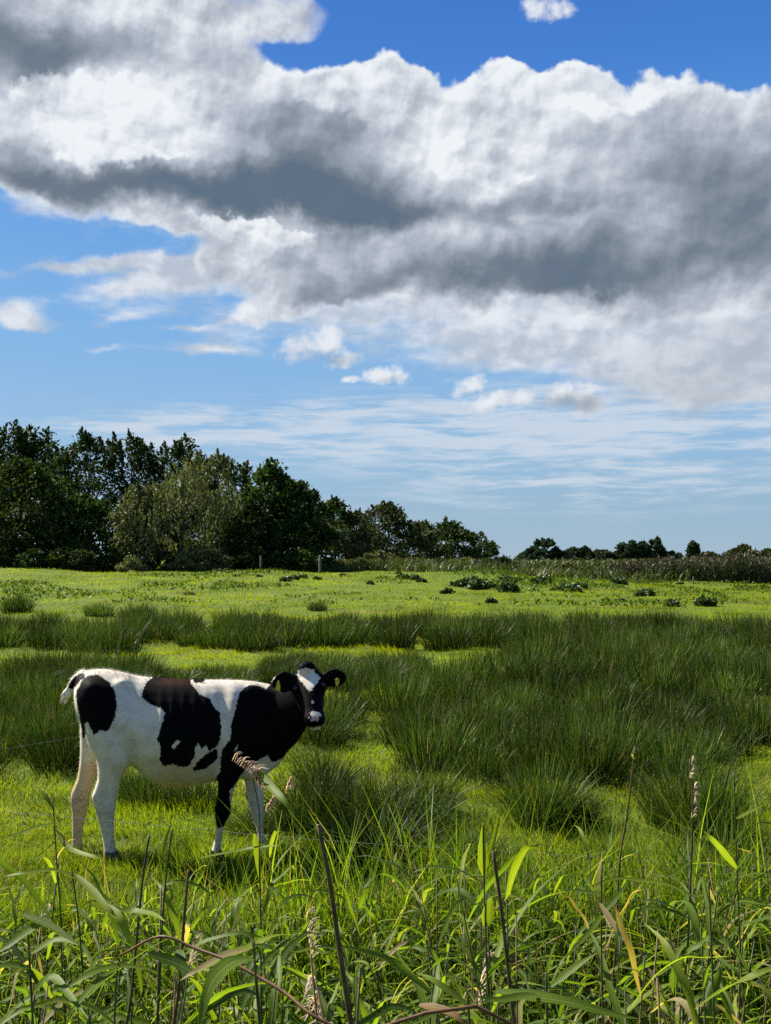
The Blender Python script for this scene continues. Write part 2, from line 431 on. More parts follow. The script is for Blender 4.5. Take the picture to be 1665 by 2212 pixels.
# ------------------------------------------------------------------ short pasture grass (uncountable)
def noise2(x, y, s, seed=0):
    """cheap smooth value noise on arrays"""
    rg = np.random.default_rng(seed); T = rg.uniform(0, 1, (64, 64))
    X = np.asarray(x) * s; Y = np.asarray(y) * s
    xi = np.floor(X).astype(int); yi = np.floor(Y).astype(int); fx = X - xi; fy = Y - yi
    fx = fx * fx * (3 - 2 * fx); fy = fy * fy * (3 - 2 * fy)
    g = lambda a, b: T[a % 64, b % 64]
    return (g(xi, yi) * (1 - fx) + g(xi + 1, yi) * fx) * (1 - fy) + (g(xi, yi + 1) * (1 - fx) + g(xi + 1, yi + 1) * fx) * fy
def wedge(n, y0, y1, rng, k=0.46, m=0.6, power=1.0):
    """points in the seen wedge (with a margin), denser near: density ~ 1/y^power"""
    u = rng.uniform(0, 1, n)
    if power == 2: y = y0 * (y1 / y0) ** u            # per-area density ~ 1/y^2
    else: y = np.sqrt(y0 ** 2 + u * (y1 ** 2 - y0 ** 2))
    x = rng.uniform(-1, 1, n) * (k * y + m)
    return x, y

RUSH_ZONES = []      # (x, y, r) of rush clumps, so that grass is thinner there
G_FRESH = [(0.0, (.060, .105, .006)), (0.35, (.110, .165, .008)), (0.75, (.165, .215, .010)), (0.95, (.21, .20, .03)), (1.0, (.32, .25, .10))]
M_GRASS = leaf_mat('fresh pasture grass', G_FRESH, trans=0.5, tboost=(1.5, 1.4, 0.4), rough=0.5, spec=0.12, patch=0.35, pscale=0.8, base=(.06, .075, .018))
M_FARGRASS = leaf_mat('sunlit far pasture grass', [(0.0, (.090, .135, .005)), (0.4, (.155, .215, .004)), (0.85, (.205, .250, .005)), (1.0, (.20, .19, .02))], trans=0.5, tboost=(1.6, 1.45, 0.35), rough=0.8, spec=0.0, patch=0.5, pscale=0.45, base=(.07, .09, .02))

def build_grass():
    rng = np.random.default_rng(11)
    g = Geo()
    # near turf, 4.5 m to 12 m
    n = 190000
    x, y = wedge(n, 4.7, 13, rng, power=2)
    z = H(x, y)
    tuft = noise2(x, y, 3.2, 1) * .6 + noise2(x, y, 9, 2) * .4
    h = (0.035 + 0.085 * tuft ** 1.6) * rng.uniform(.6, 1.35, n)
    h *= 1 + 1.4 * sst(5.6, 4.9, y) + 1.0 * np.exp(-((x + .95) ** 2 / .9 + (y - 6.15) ** 2 / .12))
    w = 0.0035 + 0.0006 * y * .6
    an = noise2(x, y, 1.4, 3) * 9; le = rng.uniform(.1, .9, n)
    lean = np.stack([np.cos(an), np.sin(an)], 1) * le[:, None] + rng.normal(0, .25, (n, 2))
    V, F, T, r = blades(np.stack([x, y, z - .005], 1), h, w, lean, rng)
    r = np.clip(r * .75 + .35 * np.repeat(noise2(x, y, 1.1, 5), 6) - .05, 0, 1)
    g.add(V, F, t=T, rnd=r)
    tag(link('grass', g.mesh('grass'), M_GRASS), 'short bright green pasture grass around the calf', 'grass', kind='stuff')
    # mid pasture between the rush beds and the far sunlit field
    g = Geo(); n = 230000
    x, y = wedge(n, 12.5, 92, rng, k=.47, m=1, power=2)
    z = H(x, y)
    tuft = noise2(x, y, .9, 21) * .5 + noise2(x, y, 2.6, 22) * .5
    h = (0.035 + 0.20 * tuft ** 2.4) * rng.uniform(.6, 1.3, n)
    w = 0.0022 * y ** .72
    an = noise2(x, y, .6, 3) * 9; le = rng.uniform(.2, 1.0, n)
    lean = np.stack([np.cos(an), np.sin(an)], 1) * le[:, None] + rng.normal(0, .25, (n, 2))
    V, F, T, r = blades(np.stack([x, y, z - .005], 1), h, w, lean, rng, segs=1)
    r = np.clip(r * .7 + .5 * np.repeat(noise2(x, y, .35, 25), 4) - .1, 0, 1)
    g.add(V, F, t=T, rnd=r)
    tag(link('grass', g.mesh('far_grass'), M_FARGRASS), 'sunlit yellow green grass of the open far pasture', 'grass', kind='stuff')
build_grass()

# ------------------------------------------------------------------ soft rushes
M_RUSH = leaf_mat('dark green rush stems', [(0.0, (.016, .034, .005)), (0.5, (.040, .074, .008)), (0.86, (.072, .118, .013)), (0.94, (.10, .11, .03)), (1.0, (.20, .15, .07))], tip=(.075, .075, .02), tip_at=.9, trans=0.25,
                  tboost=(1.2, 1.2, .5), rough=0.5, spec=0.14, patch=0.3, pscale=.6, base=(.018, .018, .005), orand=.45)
def rush_mesh(name, seed, nst, rad, spread, hmean, wid):
    rng = np.random.default_rng(seed)
    rr = rad * np.sqrt(rng.uniform(0, 1, nst)); a = rng.uniform(0, 2 * np.pi, nst)
    bx, by = rr * np.cos(a), rr * np.sin(a)
    h = hmean * (1 - .35 * (rr / rad) ** 2) * rng.uniform(.62, 1.12, nst)
    out = (rr / rad * spread)[:, None] * np.stack([np.cos(a), np.sin(a)], 1) * rng.uniform(.4, 1.3, nst)[:, None] + rng.normal(0, .13, (nst, 2))
    fl = rng.uniform(0, 1, nst) < .06
    out[fl] *= 2.6
    V, F, T, r = blades(np.stack([bx, by, np.full(nst, -.03)], 1), h, wid * rng.uniform(.7, 1.3, nst), out, rng, segs=3, bend=.3, droop=1.45)
    g = Geo(); g.add(V, F, t=T, rnd=r)
    return g.mesh(name)
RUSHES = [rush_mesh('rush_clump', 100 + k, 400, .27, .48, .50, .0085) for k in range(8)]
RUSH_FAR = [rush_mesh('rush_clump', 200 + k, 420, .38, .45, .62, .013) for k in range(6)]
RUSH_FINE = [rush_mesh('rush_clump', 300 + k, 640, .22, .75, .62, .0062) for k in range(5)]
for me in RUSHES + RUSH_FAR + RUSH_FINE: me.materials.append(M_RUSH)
RUSHN = [0]
def rush(x, y, label, group=None, pool=RUSHES, s=1.0, sz=1.0, rng=np.random.default_rng(5)):
    o = bpy.data.objects.new('rush_clump', pool[int(rng.integers(len(pool)))]); COL.objects.link(o)
    o.location = (x, y, float(H(x, y))); o.rotation_euler = (rng.normal(0, .05), rng.normal(0, .05), rng.uniform(0, 6.28))
    s_ = s * rng.uniform(.88, 1.15); o.scale = (s_, s_, s_ * sz)
    tag(o, label, 'rush clump', group); RUSHN[0] += 1
    return o
def poly_in(x, y, P):
    inside = np.zeros(np.shape(x), bool); n = len(P)
    for i in range(n):
        x0, y0 = P[i]; x1, y1 = P[(i + 1) % n]
        c = ((y0 > y) != (y1 > y)) & (x < (x1 - x0) * (y - y0) / (y1 - y0 + 1e-12) + x0)
        inside ^= c
    return inside
def poisson(P, r, rng, k=6000):
    """random points at least r apart in a ground polygon"""
    P = np.array(P); lo, hi = P.min(0), P.max(0); out = []
    for q in rng.uniform(lo, hi, (k, 2)):
        if poly_in(q[0], q[1], P) and all((q[0] - a) ** 2 + (q[1] - b) ** 2 > r * r for a, b in out): out.append((q[0], q[1]))
    return out
def gp(*pts): return [tuple(ground_hit(*p)[:2]) for p in pts]
def build_rushes():
    rng = np.random.default_rng(33)
    # outlines of the beds on the ground, as surveyed from their visible feet
    right = gp((640, 1612), (780, 1600), (870, 1640), (980, 1690), (1130, 1695), (1300, 1690), (1480, 1680), (1640, 1655), (1665, 1590), (1780, 1560)) + gp((1800, 1425), (1400, 1418), (1160, 1428), (960, 1500), (880, 1520), (720, 1540))
    for x, y in poisson(right, .50, rng)[:190]:
        if y < 13 and noise2(x, y, .55, 8) < .28: continue
        rush(x, y, 'dark green rush clump in the dense bed filling the middle right', 'rush clumps of the right hand bed', RUSHES if y < 13 else RUSH_FAR, rng.uniform(.78, 1.12), rng.uniform(.75, 1.2))
    left = gp((-150, 1700), (60, 1690), (160, 1665), (200, 1600), (330, 1480), (280, 1450), (-150, 1465))
    for x, y in poisson(left, .48, rng)[:50]:
        rush(x, y, 'rush clump in the tall bed at the left edge behind the calf', 'rush clumps of the left hand bed', RUSHES, rng.uniform(.85, 1.1), rng.uniform(.8, 1.15))
    back = gp((-150, 1400), (130, 1404), (262, 1412), (272, 1378), (360, 1398), (540, 1406), (700, 1395), (900, 1405), (1100, 1398), (1300, 1400), (1800, 1400)) + gp((1820, 1362), (1200, 1362), (600, 1360), (300, 1345), (250, 1365), (-150, 1362))
    pts = poisson(back, .80, rng)
    for x, y in pts[:150]:
        rush(x, y, 'rush clump in the long dark band crossing the pasture', 'rush clumps of the far band', RUSH_FAR, 1.05, rng.uniform(.8, 1.0))
    mid = gp((330, 1484), (600, 1484), (600, 1458), (330, 1464))
    for x, y in poisson(mid, .42, rng)[:26]:
        rush(x, y, 'low pale rush clump behind the calf\'s back', 'low rush clumps behind the calf', RUSHES, .85, .6)
    mid2 = gp((590, 1480), (750, 1500), (880, 1475), (900, 1440), (600, 1445))
    for x, y in poisson(mid2, .45, rng)[:30]:
        rush(x, y, 'rush clump behind the calf\'s head and ears', 'rush clumps behind the head', RUSHES, .9, .8)
    # the ones that stand alone
    def lone(px, py, label, s=1.0, sz=1.0, pool=RUSHES):
        if pool is RUSH_FINE: s *= 1.12
        p = ground_hit(px, py); rush(p[0], p[1], label, None, pool, s, sz)
    lone(685, 1318, 'small dark rush clump alone on the far grass above the calf', .75, .8, RUSH_FAR)
    lone(38, 1322, 'rush clump on the far grass at the left edge', 1.1, .95, RUSH_FAR)
    lone(215, 1330, 'grey green rush clump at the front edge of the far field', 1.1, .8, RUSH_FAR)
    lone(410, 1285, 'tiny rush tuft far out on the sunlit field', .5, .5, RUSH_FAR)
    lone(1165, 1782, 'spiky isolated rush clump on the bright grass right of centre', .75, 1.0, RUSH_FINE)
    lone(1240, 1775, 'smaller rush clump leaning out beside the spiky isolated one', .6, .9, RUSH_FINE)
    lone(1530, 1815, 'upright rush clump on the grass near the right edge', .75, 1.2, RUSH_FINE)
    lone(1470, 1790, 'slim rush clump left of the upright one near the right edge', .7, 1.0, RUSH_FINE)
    lone(1560, 1960, 'rush clump on the ditch bank at the lower right', .7, 1.0, RUSH_FINE)
    lone(330, 1738, 'dark rush clump seen between the calf\'s hind and front legs', .7, .8, RUSHES)
    lone(415, 1742, 'dark rush clump seen beneath the calf\'s belly', .7, .75, RUSHES)
    lone(285, 1720, 'rush clump close behind the calf\'s near hind leg', .7, .7, RUSHES)
    lone(680, 1790, 'feathery grey green rush clump in front of the calf\'s chest', .8, .85, RUSH_FINE)
    lone(770, 1800, 'broad grey green rush clump right of the calf\'s front legs', .85, .8, RUSH_FINE)
    lone(860, 1800, 'grey green rush clump at the centre of the near grass', .85, .8, RUSH_FINE)
    lone(920, 1760, 'thin rush clump between the centre grass and the large bed', .75, .9, RUSH_FINE)
    lone(700, 1710, 'rush clump right behind the calf\'s chest', .8, .8, RUSH_FINE)
    lone(800, 1870, 'low rush clump on the bank in front of the centre grass', .8, .7, RUSH_FINE)
    lone(560, 1800, 'short rush clump by the calf\'s front hooves', .55, .6, RUSH_FINE)
    lone(1020, 1860, 'short loose rush clump on the bank at the centre right', .6, .6, RUSH_FINE)
build_rushes()

# ------------------------------------------------------------------ dock and nettle tufts on the far field
M_WEED = leaf_mat('dark dock and nettle leaves', [(0.0, (.018, .040, .008)), (0.6, (.035, .070, .013)), (1.0, (.07, .11, .02))], trans=0.25, patch=0.2, orand=.2)
def leafcards(C, Nrm, size, rng, aspect=.55):
    """rhombic leaf cards: centres, leaf axis direction"""
    n = len(C); a = Nrm / (np.linalg.norm(Nrm, axis=1, keepdims=True) + 1e-9)
    r = rng.normal(0, 1, (n, 3)); b = np.cross(a, r); b /= np.linalg.norm(b, axis=1, keepdims=True) + 1e-9
    s = np.broadcast_to(size, n)[:, None]
    V = np.stack([C - a * s * .5, C + b * s * .5 * aspect - a * s * .05, C + a * s * .5, C - b * s * .5 * aspect - a * s * .05], 1)
    F = np.arange(n * 4).reshape(n, 4)
    return V.reshape(-1, 3), F
def weed_mesh(seed):
    rng = np.random.default_rng(seed); n = 420
    d = rng.normal(0, 1, (n, 3)); d[:, 2] = np.abs(d[:, 2]); d /= np.linalg.norm(d, axis=1, keepdims=True)
    lump = .75 + .35 * np.sin(3 * np.arctan2(d[:, 1], d[:, 0]) + seed) * rng.uniform(.5, 1, n)
    C = d * (rng.uniform(.35, 1, n) ** .5 * lump)[:, None] * np.array([.5, .5, .42])
    V, F = leafcards(C, d + rng.normal(0, .5, d.shape), rng.uniform(.10, .2, n), rng, .6)
    g = Geo(); g.add(V, F, t=.5, rnd=np.repeat(rng.uniform(0, 1, n), 4)); me = g.mesh('weed_clump'); me.materials.append(M_WEED)
    return me
def build_weeds():
    rng = np.random.default_rng(3); W = [weed_mesh(k) for k in range(6)]
    spots = [(615, 1255, .8), (635, 1252, .7), (655, 1250, .7), (685, 1252, .5), (870, 1250, .8), (895, 1252, .8), (912, 1258, .7), (800, 1262, .5), (862, 1240, .5), (1005, 1268, 1.3), (1030, 1272, 1.4), (1055, 1270, 1.1), (1020, 1258, 1.1), (1100, 1278, 1.2),
             (1090, 1255, 1.0), (1120, 1258, .7), (965, 1282, .7), (980, 1265, .6), (1160, 1262, .9), (1175, 1258, .9), (1210, 1275, .9), (1235, 1278, 1.2), (1255, 1272, .9), (1340, 1262, 1.0), (1325, 1258, .7), (1385, 1288, .7), (1400, 1286, .8),
             (1060, 1302, .5), (1450, 1310, .7), (1520, 1308, .9), (1310, 1298, .4), (1345, 1298, .4), (1470, 1262, .5), (1290, 1250, .7), (510, 1245, .4), (560, 1246, .4), (740, 1243, .4)]
    for px, py, s in spots:
        p = ground_hit(px, py)
        o = link('weed_clump', W[int(rng.integers(6))]); o.location = p
        k = s * .85; o.scale = (k * 1.25, k, k * rng.uniform(.75, 1.1)); o.rotation_euler[2] = rng.uniform(0, 6)
        big = s >= 1.0; side = 'on the left half of the far field' if px < 760 else ('around the centre of the far field' if px < 1000 else 'on the right half of the far field')
        tag(o, ('large ' if big else 'small ') + 'dark weed tuft ' + side, 'weed clump', ('large' if big else 'small') + ' weed tufts ' + side)

build_weeds()
def build_field_herbs():
    rng = np.random.default_rng(61); n = 60000
    y = np.sqrt(rng.uniform(34 ** 2, 66 ** 2, n)); x = rng.uniform(-.46, .46, n) * y
    d = noise2(x, y * .6, .35, 71) * .55 + noise2(x, y * .6, 1.1, 72) * .45 + .10 * sst(-6, 12, x)
    k = d > .66 + .10 * rng.uniform(-1, 1, n); x, y = x[k], y[k]; n = len(x); z = H(x, y)
    C = np.stack([x, y, z + rng.uniform(.02, .16, n) * (.4 + 1.4 * np.clip(d[k] - .6, 0, .3) / .3)], 1)
    V, F = leafcards(C, rng.normal(0, .6, (n, 3)) + np.array([0, 0, .7]), rng.uniform(.07, .17, n), rng, .55)
    g = Geo(); g.add(V, F, t=.5, rnd=np.repeat(rng.uniform(0, 1, n), 4))
    tag(link('herbs', g.mesh('herbs'), M_HERB), 'patches of low broad leaved herbs spread over the far pasture', 'herbs', kind='stuff')
M_HERB = leaf_mat('low pasture herbs', [(0.0, (.03, .06, .008)), (0.6, (.06, .105, .012)), (1.0, (.11, .15, .02))], trans=0.35, tboost=(1.4, 1.35, .4), spec=.08, patch=.3)
build_field_herbs()

# ------------------------------------------------------------------ trees beyond the field
def tube(pts, rad, sides=6, cap=True):
    """closed tapered tube along pts -> V, F(quads)"""
    pts = np.asarray(pts, float); n = len(pts); rad = np.broadcast_to(rad, n)
    tg = np.gradient(pts, axis=0); tg /= np.linalg.norm(tg, axis=1, keepdims=True) + 1e-9
    ref = np.array([0, 1.0, 0]) if abs(tg[:, 2]).mean() > .5 else np.array([0, 0, 1.0])
    u = np.cross(tg, ref); u /= np.linalg.norm(u, axis=1, keepdims=True) + 1e-9
    v = np.cross(tg, u)
    a = np.arange(sides) * 2 * np.pi / sides
    V = pts[:, None] + rad[:, None, None] * (np.cos(a)[None, :, None] * u[:, None] + np.sin(a)[None, :, None] * v[:, None])
    V = V.reshape(-1, 3)
    i = (np.arange(n - 1)[:, None] * sides + np.arange(sides)[None]).ravel()
    j = (np.arange(n - 1)[:, None] * sides + (np.arange(sides)[None] + 1) % sides).ravel()
    F = np.stack([i, j, j + sides, i + sides], 1)
    if cap and sides == 6:
        e = (n - 1) * sides
        F = np.concatenate([F, [[e, e + 1, e + 2, e + 3], [e, e + 3, e + 4, e + 5]], [[3, 2, 1, 0], [5, 4, 3, 0]]])
    return V, F
M_BARK = plain_mat('grey brown bark', (.06, .05, .04), .9, .1, 6, .4, .6)
LEAFC = {
    'dark': [(0.0, (.010, .022, .006)), (0.55, (.020, .040, .010)), (0.93, (.040, .065, .015)), (1.0, (.10, .09, .03))],
    'green': [(0.0, (.014, .028, .006)), (0.55, (.030, .052, .010)), (1.0, (.065, .088, .018))],
    'willow': [(0.0, (.050, .066, .022)), (0.55, (.10, .118, .046)), (0.9, (.19, .19, .085)), (1.0, (.26, .22, .08))],
    'olive': [(0.0, (.024, .036, .012)), (0.6, (.045, .058, .020)), (1.0, (.08, .09, .03))],
    'alder': [(0.0, (.014, .032, .008)), (0.6, (.028, .058, .012)), (0.93, (.07, .11, .02)), (1.0, (.16, .13, .04))],
    'blue': [(0.0, (.022, .036, .022)), (0.6, (.036, .056, .030)), (1.0, (.06, .08, .04))]}
LEAFM = {k: leaf_mat(k + ' tree leaves', v, trans=0.25, tboost=(1.2, 1.25, .6), rough=.6, spec=.06, patch=.3, pscale=.5) for k, v in LEAFC.items()}
def crown(kind, h, w, rng, ncl, nleaf, size, low):
    """leaf cards of a crown whose foot is at z=0; returns V, F, rnd, cluster centres"""
    C = []
    while len(C) < ncl:
        z = rng.uniform(low, 1); a = rng.uniform(0, 2 * np.pi)
        if kind == 'tall': prof = 1.15 * (1 - abs((z - .50) / .53) ** 4.0) if z < 1.02 else 0
        elif kind == 'bush': prof = 1.12 * (1 - max(0, (z - .30) / .72) ** 2.8) * (.85 + .15 * min(1, z / .25))
        elif kind == 'cone': prof = 1.05 * (1 - z) ** .75 + .05
        else: prof = np.sqrt(max(0, 1 - ((z - .5) / .52) ** 2))
        if prof <= 0: continue
        prof *= 1 + .22 * np.sin(3 * a + 7 * z + ncl) + rng.normal(0, .10)
        r = w * .5 * prof * rng.uniform(.2, 1) ** .4
        zz = z * h * (1 + rng.normal(0, .03))
        C.append((r * np.cos(a), r * np.sin(a), zz))
    C = np.array(C)
    k = max(4, nleaf // ncl); P = []; D = []
    for c in C:
        s = np.array([.085 * w + .12, .085 * w + .12, .05 * h + .10]) * rng.uniform(.55, 1.25)
        d = rng.normal(0, 1, (k, 3)); d /= np.linalg.norm(d, axis=1, keepdims=True); rr = rng.uniform(0, 1, (k, 1)) ** .45
        P.append(c + d * rr * s * 1.5); D.append(d + np.array([0, 0, .1]) + rng.normal(0, .6, (k, 3)))
    # upright sprigs make a ragged outline
    top = C[np.argsort(-C[:, 2] - .25 * np.hypot(C[:, 0], C[:, 1]))[:ncl // 3]]
    for c in top:
        L = rng.uniform(.03, .09) * h; m = int(k * .4) + 3; tt = rng.uniform(0, 1, (m, 1))
        dr = np.array([rng.normal(0, .25) + c[0] / w * .6, rng.normal(0, .25) + c[1] / w * .6, 1.0])
        P.append(c + np.array([0, 0, .04 * h]) + dr * tt * L + rng.normal(0, .05 + .012 * w, (m, 3)) * (1.1 - tt)); D.append(dr + rng.normal(0, .7, (m, 3)))
    P = np.concatenate(P); D = np.concatenate(D); P[:, 2] = np.maximum(P[:, 2], .05)
    V, F = leafcards(P, D, size * rng.uniform(.6, 1.3, len(P)), rng, .55)
    return V, F, np.repeat(rng.uniform(0, 1, len(P)), 4), C
def trunk_geo(h, w, C, rng, r0, forks=1):
    g = Geo(); top = h * .8
    for f in range(forks):
        x = (rng.normal(0, .12 * w) if forks > 1 else 0); b = rng.normal(0, .05 * w, 2)
        pts = [(x * .3, 0, -.3), (x * .6 + b[0] * .3, b[1] * .3, top * .3), (x + b[0] * .6, b[1] * .6, top * .65), (x + b[0], b[1], top)]
        V, F = tube(pts, [r0, r0 * .8, r0 * .5, r0 * .15]); g.add(V, F, t=0.)
        for c in C[rng.permutation(len(C))[:max(6, 26 // forks)]]:
            zb = min(c[2] * .62, top * .85) * rng.uniform(.7, 1); k = zb / top
            s = np.array([x * (.3 + .7 * k) + b[0] * k, b[1] * k, zb])
            mid = (s + c) / 2 + np.array([0, 0, .06 * h * rng.uniform(-.5, .5)])
            V, F = tube([s, mid, c], [r0 * .34, r0 * .2, r0 * .06]); g.add(V, F, t=0.)
    return g.mesh('trunk', True)
def tree(px, top, wpx, Y, kind, leaf, label, group=None, name='broadleaf_tree', ncl=95, nleaf=9000, size=.24, low=.1, base=None, seed=0, forks=1):
    rng = np.random.default_rng(seed + int(px * 7 + top))
    p = at(px, top, Y); z0 = float(H(p[0], Y)) if base is None else base
    h = (p[2] - z0) * .90; w = wpx / FPX * Y * (1.18 if 700 < px < 1100 else 1.25 if Y > 73 and Y < 90 else 1.08)
    e = empty(name, (p[0], Y, z0), rng.uniform(-.3, .3))
    tag(e, label, 'tree', group)
    V, F, r, C = crown(kind, h, w, rng, ncl, nleaf, size, low)
    g = Geo(); g.add(V, F, t=.5, rnd=r)
    link('trunk', trunk_geo(h, w, C, rng, .018 * h + .04, forks), M_BARK, e)
    link('crown', g.mesh('crown'), LEAFM[leaf], e)
    return e
def willow(px, top, wpx, Y, label):
    rng = np.random.default_rng(77)
    p = at(px, top, Y); z0 = float(H(p[0], Y)); h = p[2] - z0; w = wpx / FPX * Y
    e = empty('weeping_willow', (p[0], Y, z0)); tag(e, label, 'tree')
    P = []; D = []; C = []
    for i in range(300):
        a = rng.uniform(0, 2 * np.pi); rr = np.sqrt(rng.uniform(0.02, 1)); bump = 1 + .12 * np.sin(3 * a + 1) + .08 * np.sin(7 * a)
        x, y = rr * w * .5 * np.cos(a) * bump, rr * w * .5 * np.sin(a) * bump
        zt = h * (1.0 - .42 * rr ** 2.2) * (1 + .10 * np.sin(2.1 * x + .8) + rng.normal(0, .05)) * (.95 if x < 0 else 1.0)
        zt = min(zt, h * 1.02); C.append((x * .85, y * .85, zt))
        L = zt * rng.uniform(.25, .95 if rr > .55 else .6); m = int(L / .10) + 4
        tt = np.sort(rng.uniform(0, 1, m))[:, None]
        out = np.array([np.cos(a), np.sin(a), 0]) * .25 * rr
        P.append(np.array([x, y, zt]) + out * (tt * .7) - np.array([0, 0, 1.0]) * tt * L + rng.normal(0, .085, (m, 3)))
        D.append(np.array([0, 0, -1.0]) + out + rng.normal(0, .35, (m, 3)))
        if rng.uniform() < .5:
            m = 9; tt = rng.uniform(0, 1, (m, 1)); dr = np.array([rng.normal(.1, .3), rng.normal(0, .3), 1.])
            P.append(np.array([x, y, zt]) + dr * tt * rng.uniform(.15, .55) + rng.normal(0, .05, (m, 3))); D.append(dr + rng.normal(0, .6, (m, 3)))
    P = np.concatenate(P); D = np.concatenate(D); P[:, 2] = np.maximum(P[:, 2], .08)
    V, F = leafcards(P, D, .27 * rng.uniform(.6, 1.3, len(P)), rng, .36)
    g = Geo(); g.add(V, F, t=.5, rnd=np.repeat(rng.uniform(0, 1, len(P)), 4))
    link('trunk', trunk_geo(h * .9, w, np.array(C), rng, .2), M_BARK, e)
    link('crown', g.mesh('crown'), LEAFM['willow'], e)

def build_trees():
    T = tree
    # tall dark row at the back left
    T(-60, 930, 190, 80, 'tall', 'dark', 'dark tree cut off by the left edge, tallest row at the back', seed=1, ncl=80, nleaf=7000, size=.28)
    T(15, 905, 120, 79, 'tall', 'dark', 'tall dark pointed tree nearest the left edge', seed=2, ncl=80, nleaf=6500, size=.28)
    T(72, 912, 115, 81, 'tall', 'dark', 'tall dark tree second from the left with a rounded top', seed=3, ncl=80, nleaf=6500, size=.28)
    T(128, 950, 90, 84, 'tall', 'dark', 'thin see-through tree in the dip of the tall back row', seed=4, ncl=50, nleaf=2600, size=.28)
    T(200, 922, 135, 78, 'tall', 'dark', 'broad tall black green tree standing above the front bushes', seed=5, ncl=90, nleaf=8500, size=.28)
    T(288, 925, 100, 80, 'tall', 'dark', 'tall tree with thin feathery top behind the willow\'s left side', seed=6, ncl=70, nleaf=4800, size=.26)
    T(345, 948, 100, 82, 'tall', 'dark', 'dark tree directly behind the weeping willow with gaps of sky', seed=7, ncl=60, nleaf=4200, size=.27)
    T(395, 945, 110, 81, 'tall', 'dark', 'dark spiky tree rising behind the willow\'s crest', seed=8, ncl=75, nleaf=6000, size=.27)
    T(455, 965, 120, 74, 'tall', 'willow', 'pale olive airy tree with upright sprigs right behind the willow', seed=9, ncl=80, nleaf=6500, size=.25)
    T(510, 985, 90, 72, 'tall', 'olive', 'thin sprigged olive tree between the willow and the alder', seed=10, ncl=50, nleaf=3800, size=.24)
    # front row
    T(50, 985, 230, 64, 'bush', 'green', 'big rounded green tree in front at the left edge, leafy to the ground', seed=11, ncl=150, nleaf=14000, size=.25, low=.03)
    T(-70, 1010, 160, 66, 'bush', 'green', 'green bushy tree cut off by the left edge, in the front row', seed=12, ncl=80, nleaf=6000, size=.25, low=.03)
    T(185, 1065, 170, 63, 'bush', 'alder', 'lower dark bushy tree left of the weeping willow', seed=13, ncl=110, nleaf=9500, size=.24, low=.03)
    willow(388, 1022, 255, 62, 'grey green weeping willow with hanging branches, middle of the wood')
    T(300, 1035, 90, 61, 'tall', 'willow', 'pale grey green willow shoot clump left of the weeping willow', seed=14, ncl=60, nleaf=4800, size=.22, low=.02)
    T(582, 1000, 150, 65, 'bush', 'alder', 'dark leafy alder with a pointed top right of the willow', seed=15, ncl=120, nleaf=11000, size=.27, low=.03)
    T(642, 1038, 135, 64, 'bush', 'alder', 'dark leafy alder forming the right end of the near wood', seed=16, ncl=110, nleaf=9000, size=.27, low=.03)
    T(540, 1085, 110, 61, 'bush', 'dark', 'dark low bushy tree between willow and alder', seed=17, ncl=70, nleaf=5000, size=.24, low=.02)
    # receding row
    zb = None
    T(722, 1075, 135, 95, 'bush', 'olive', 'dull olive tree directly right of the near wood', seed=18, ncl=130, nleaf=9000, size=.32, low=.03)
    T(830, 1082, 130, 102, 'bush', 'olive', 'dull olive tree with a twiggy wide top, second of the receding row', seed=19, ncl=130, nleaf=9000, size=.32, low=.03)
    T(775, 1110, 80, 104, 'bush', 'olive', 'olive tree filling the dip between the two twiggy ones', seed=20, ncl=70, nleaf=4500, size=.32, low=.03)
    T(905, 1118, 80, 112, 'bush', 'olive', 'small round topped olive tree, third of the receding row', seed=21, ncl=80, nleaf=5000, size=.34, low=.03)
    T(970, 1125, 120, 118, 'bush', 'green', 'rounded greener tree, wide dome toward the end of the row', seed=22, ncl=110, nleaf=7000, size=.36, low=.03)
    T(1026, 1156, 46, 122, 'round', 'blue', 'thin pale tree just past the wide dome', seed=23, ncl=40, nleaf=1400, size=.34)
    T(1056, 1168, 40, 125, 'round', 'green', 'small last tree at the right end of the wood', seed=24, ncl=36, nleaf=1700, size=.36, low=.03)
    # far trees on the horizon
    Y = 210
    def F(px, top, w, kind, label, **k): T(px, top, w, Y, kind, k.pop('leaf', 'blue'), label, base=0.2, size=.75, ncl=k.pop('ncl', 55), nleaf=k.pop('nleaf', 2400), low=k.pop('low', .05), seed=int(px), name=k.pop('name', 'broadleaf_tree'))
    F(1178, 1163, 56, 'round', 'round dark lone tree on the horizon, left end of the far group')
    F(1140, 1186, 44, 'bush', 'low shrubby tree against the left side of the round horizon tree', low=.03)
    F(1200, 1182, 28, 'bush', 'low shrubby tree against the right side of the round horizon tree', low=.03)
    F(1238, 1183, 50, 'bush', 'low flat topped tree starting the horizon hedge', low=.03)
    F(1262, 1180, 30, 'bush', 'slightly peaked tree in the horizon hedge', low=.03)
    F(1295, 1187, 56, 'bush', 'low even tree in the middle of the horizon hedge', low=.03)
    F(1335, 1190, 36, 'bush', 'low tree at the right end of the horizon hedge', low=.03)
    F(1362, 1165, 50, 'round', 'spreading horizon tree with open trunk', low=.38)
    F(1392, 1172, 34, 'round', 'horizon tree joining the spreading one and the upright one', low=.1)
    F(1418, 1163, 40, 'tall', 'upright horizon tree with a leafy broad top')
    F(1448, 1190, 50, 'bush', 'low horizon shrub right of the upright tree', low=.02)
    F(1497, 1169, 40, 'cone', 'dark pointed conifer on the horizon', leaf='dark', name='conifer_tree', nleaf=2000)
    F(1530, 1192, 60, 'bush', 'low horizon shrub right of the pointed conifer', low=.02)
    F(1608, 1177, 62, 'bush', 'brownish green rounded horizon tree near the right edge', leaf='olive', low=.03)
    F(1655, 1186, 50, 'bush', 'horizon tree at the right edge', leaf='olive', low=.03)
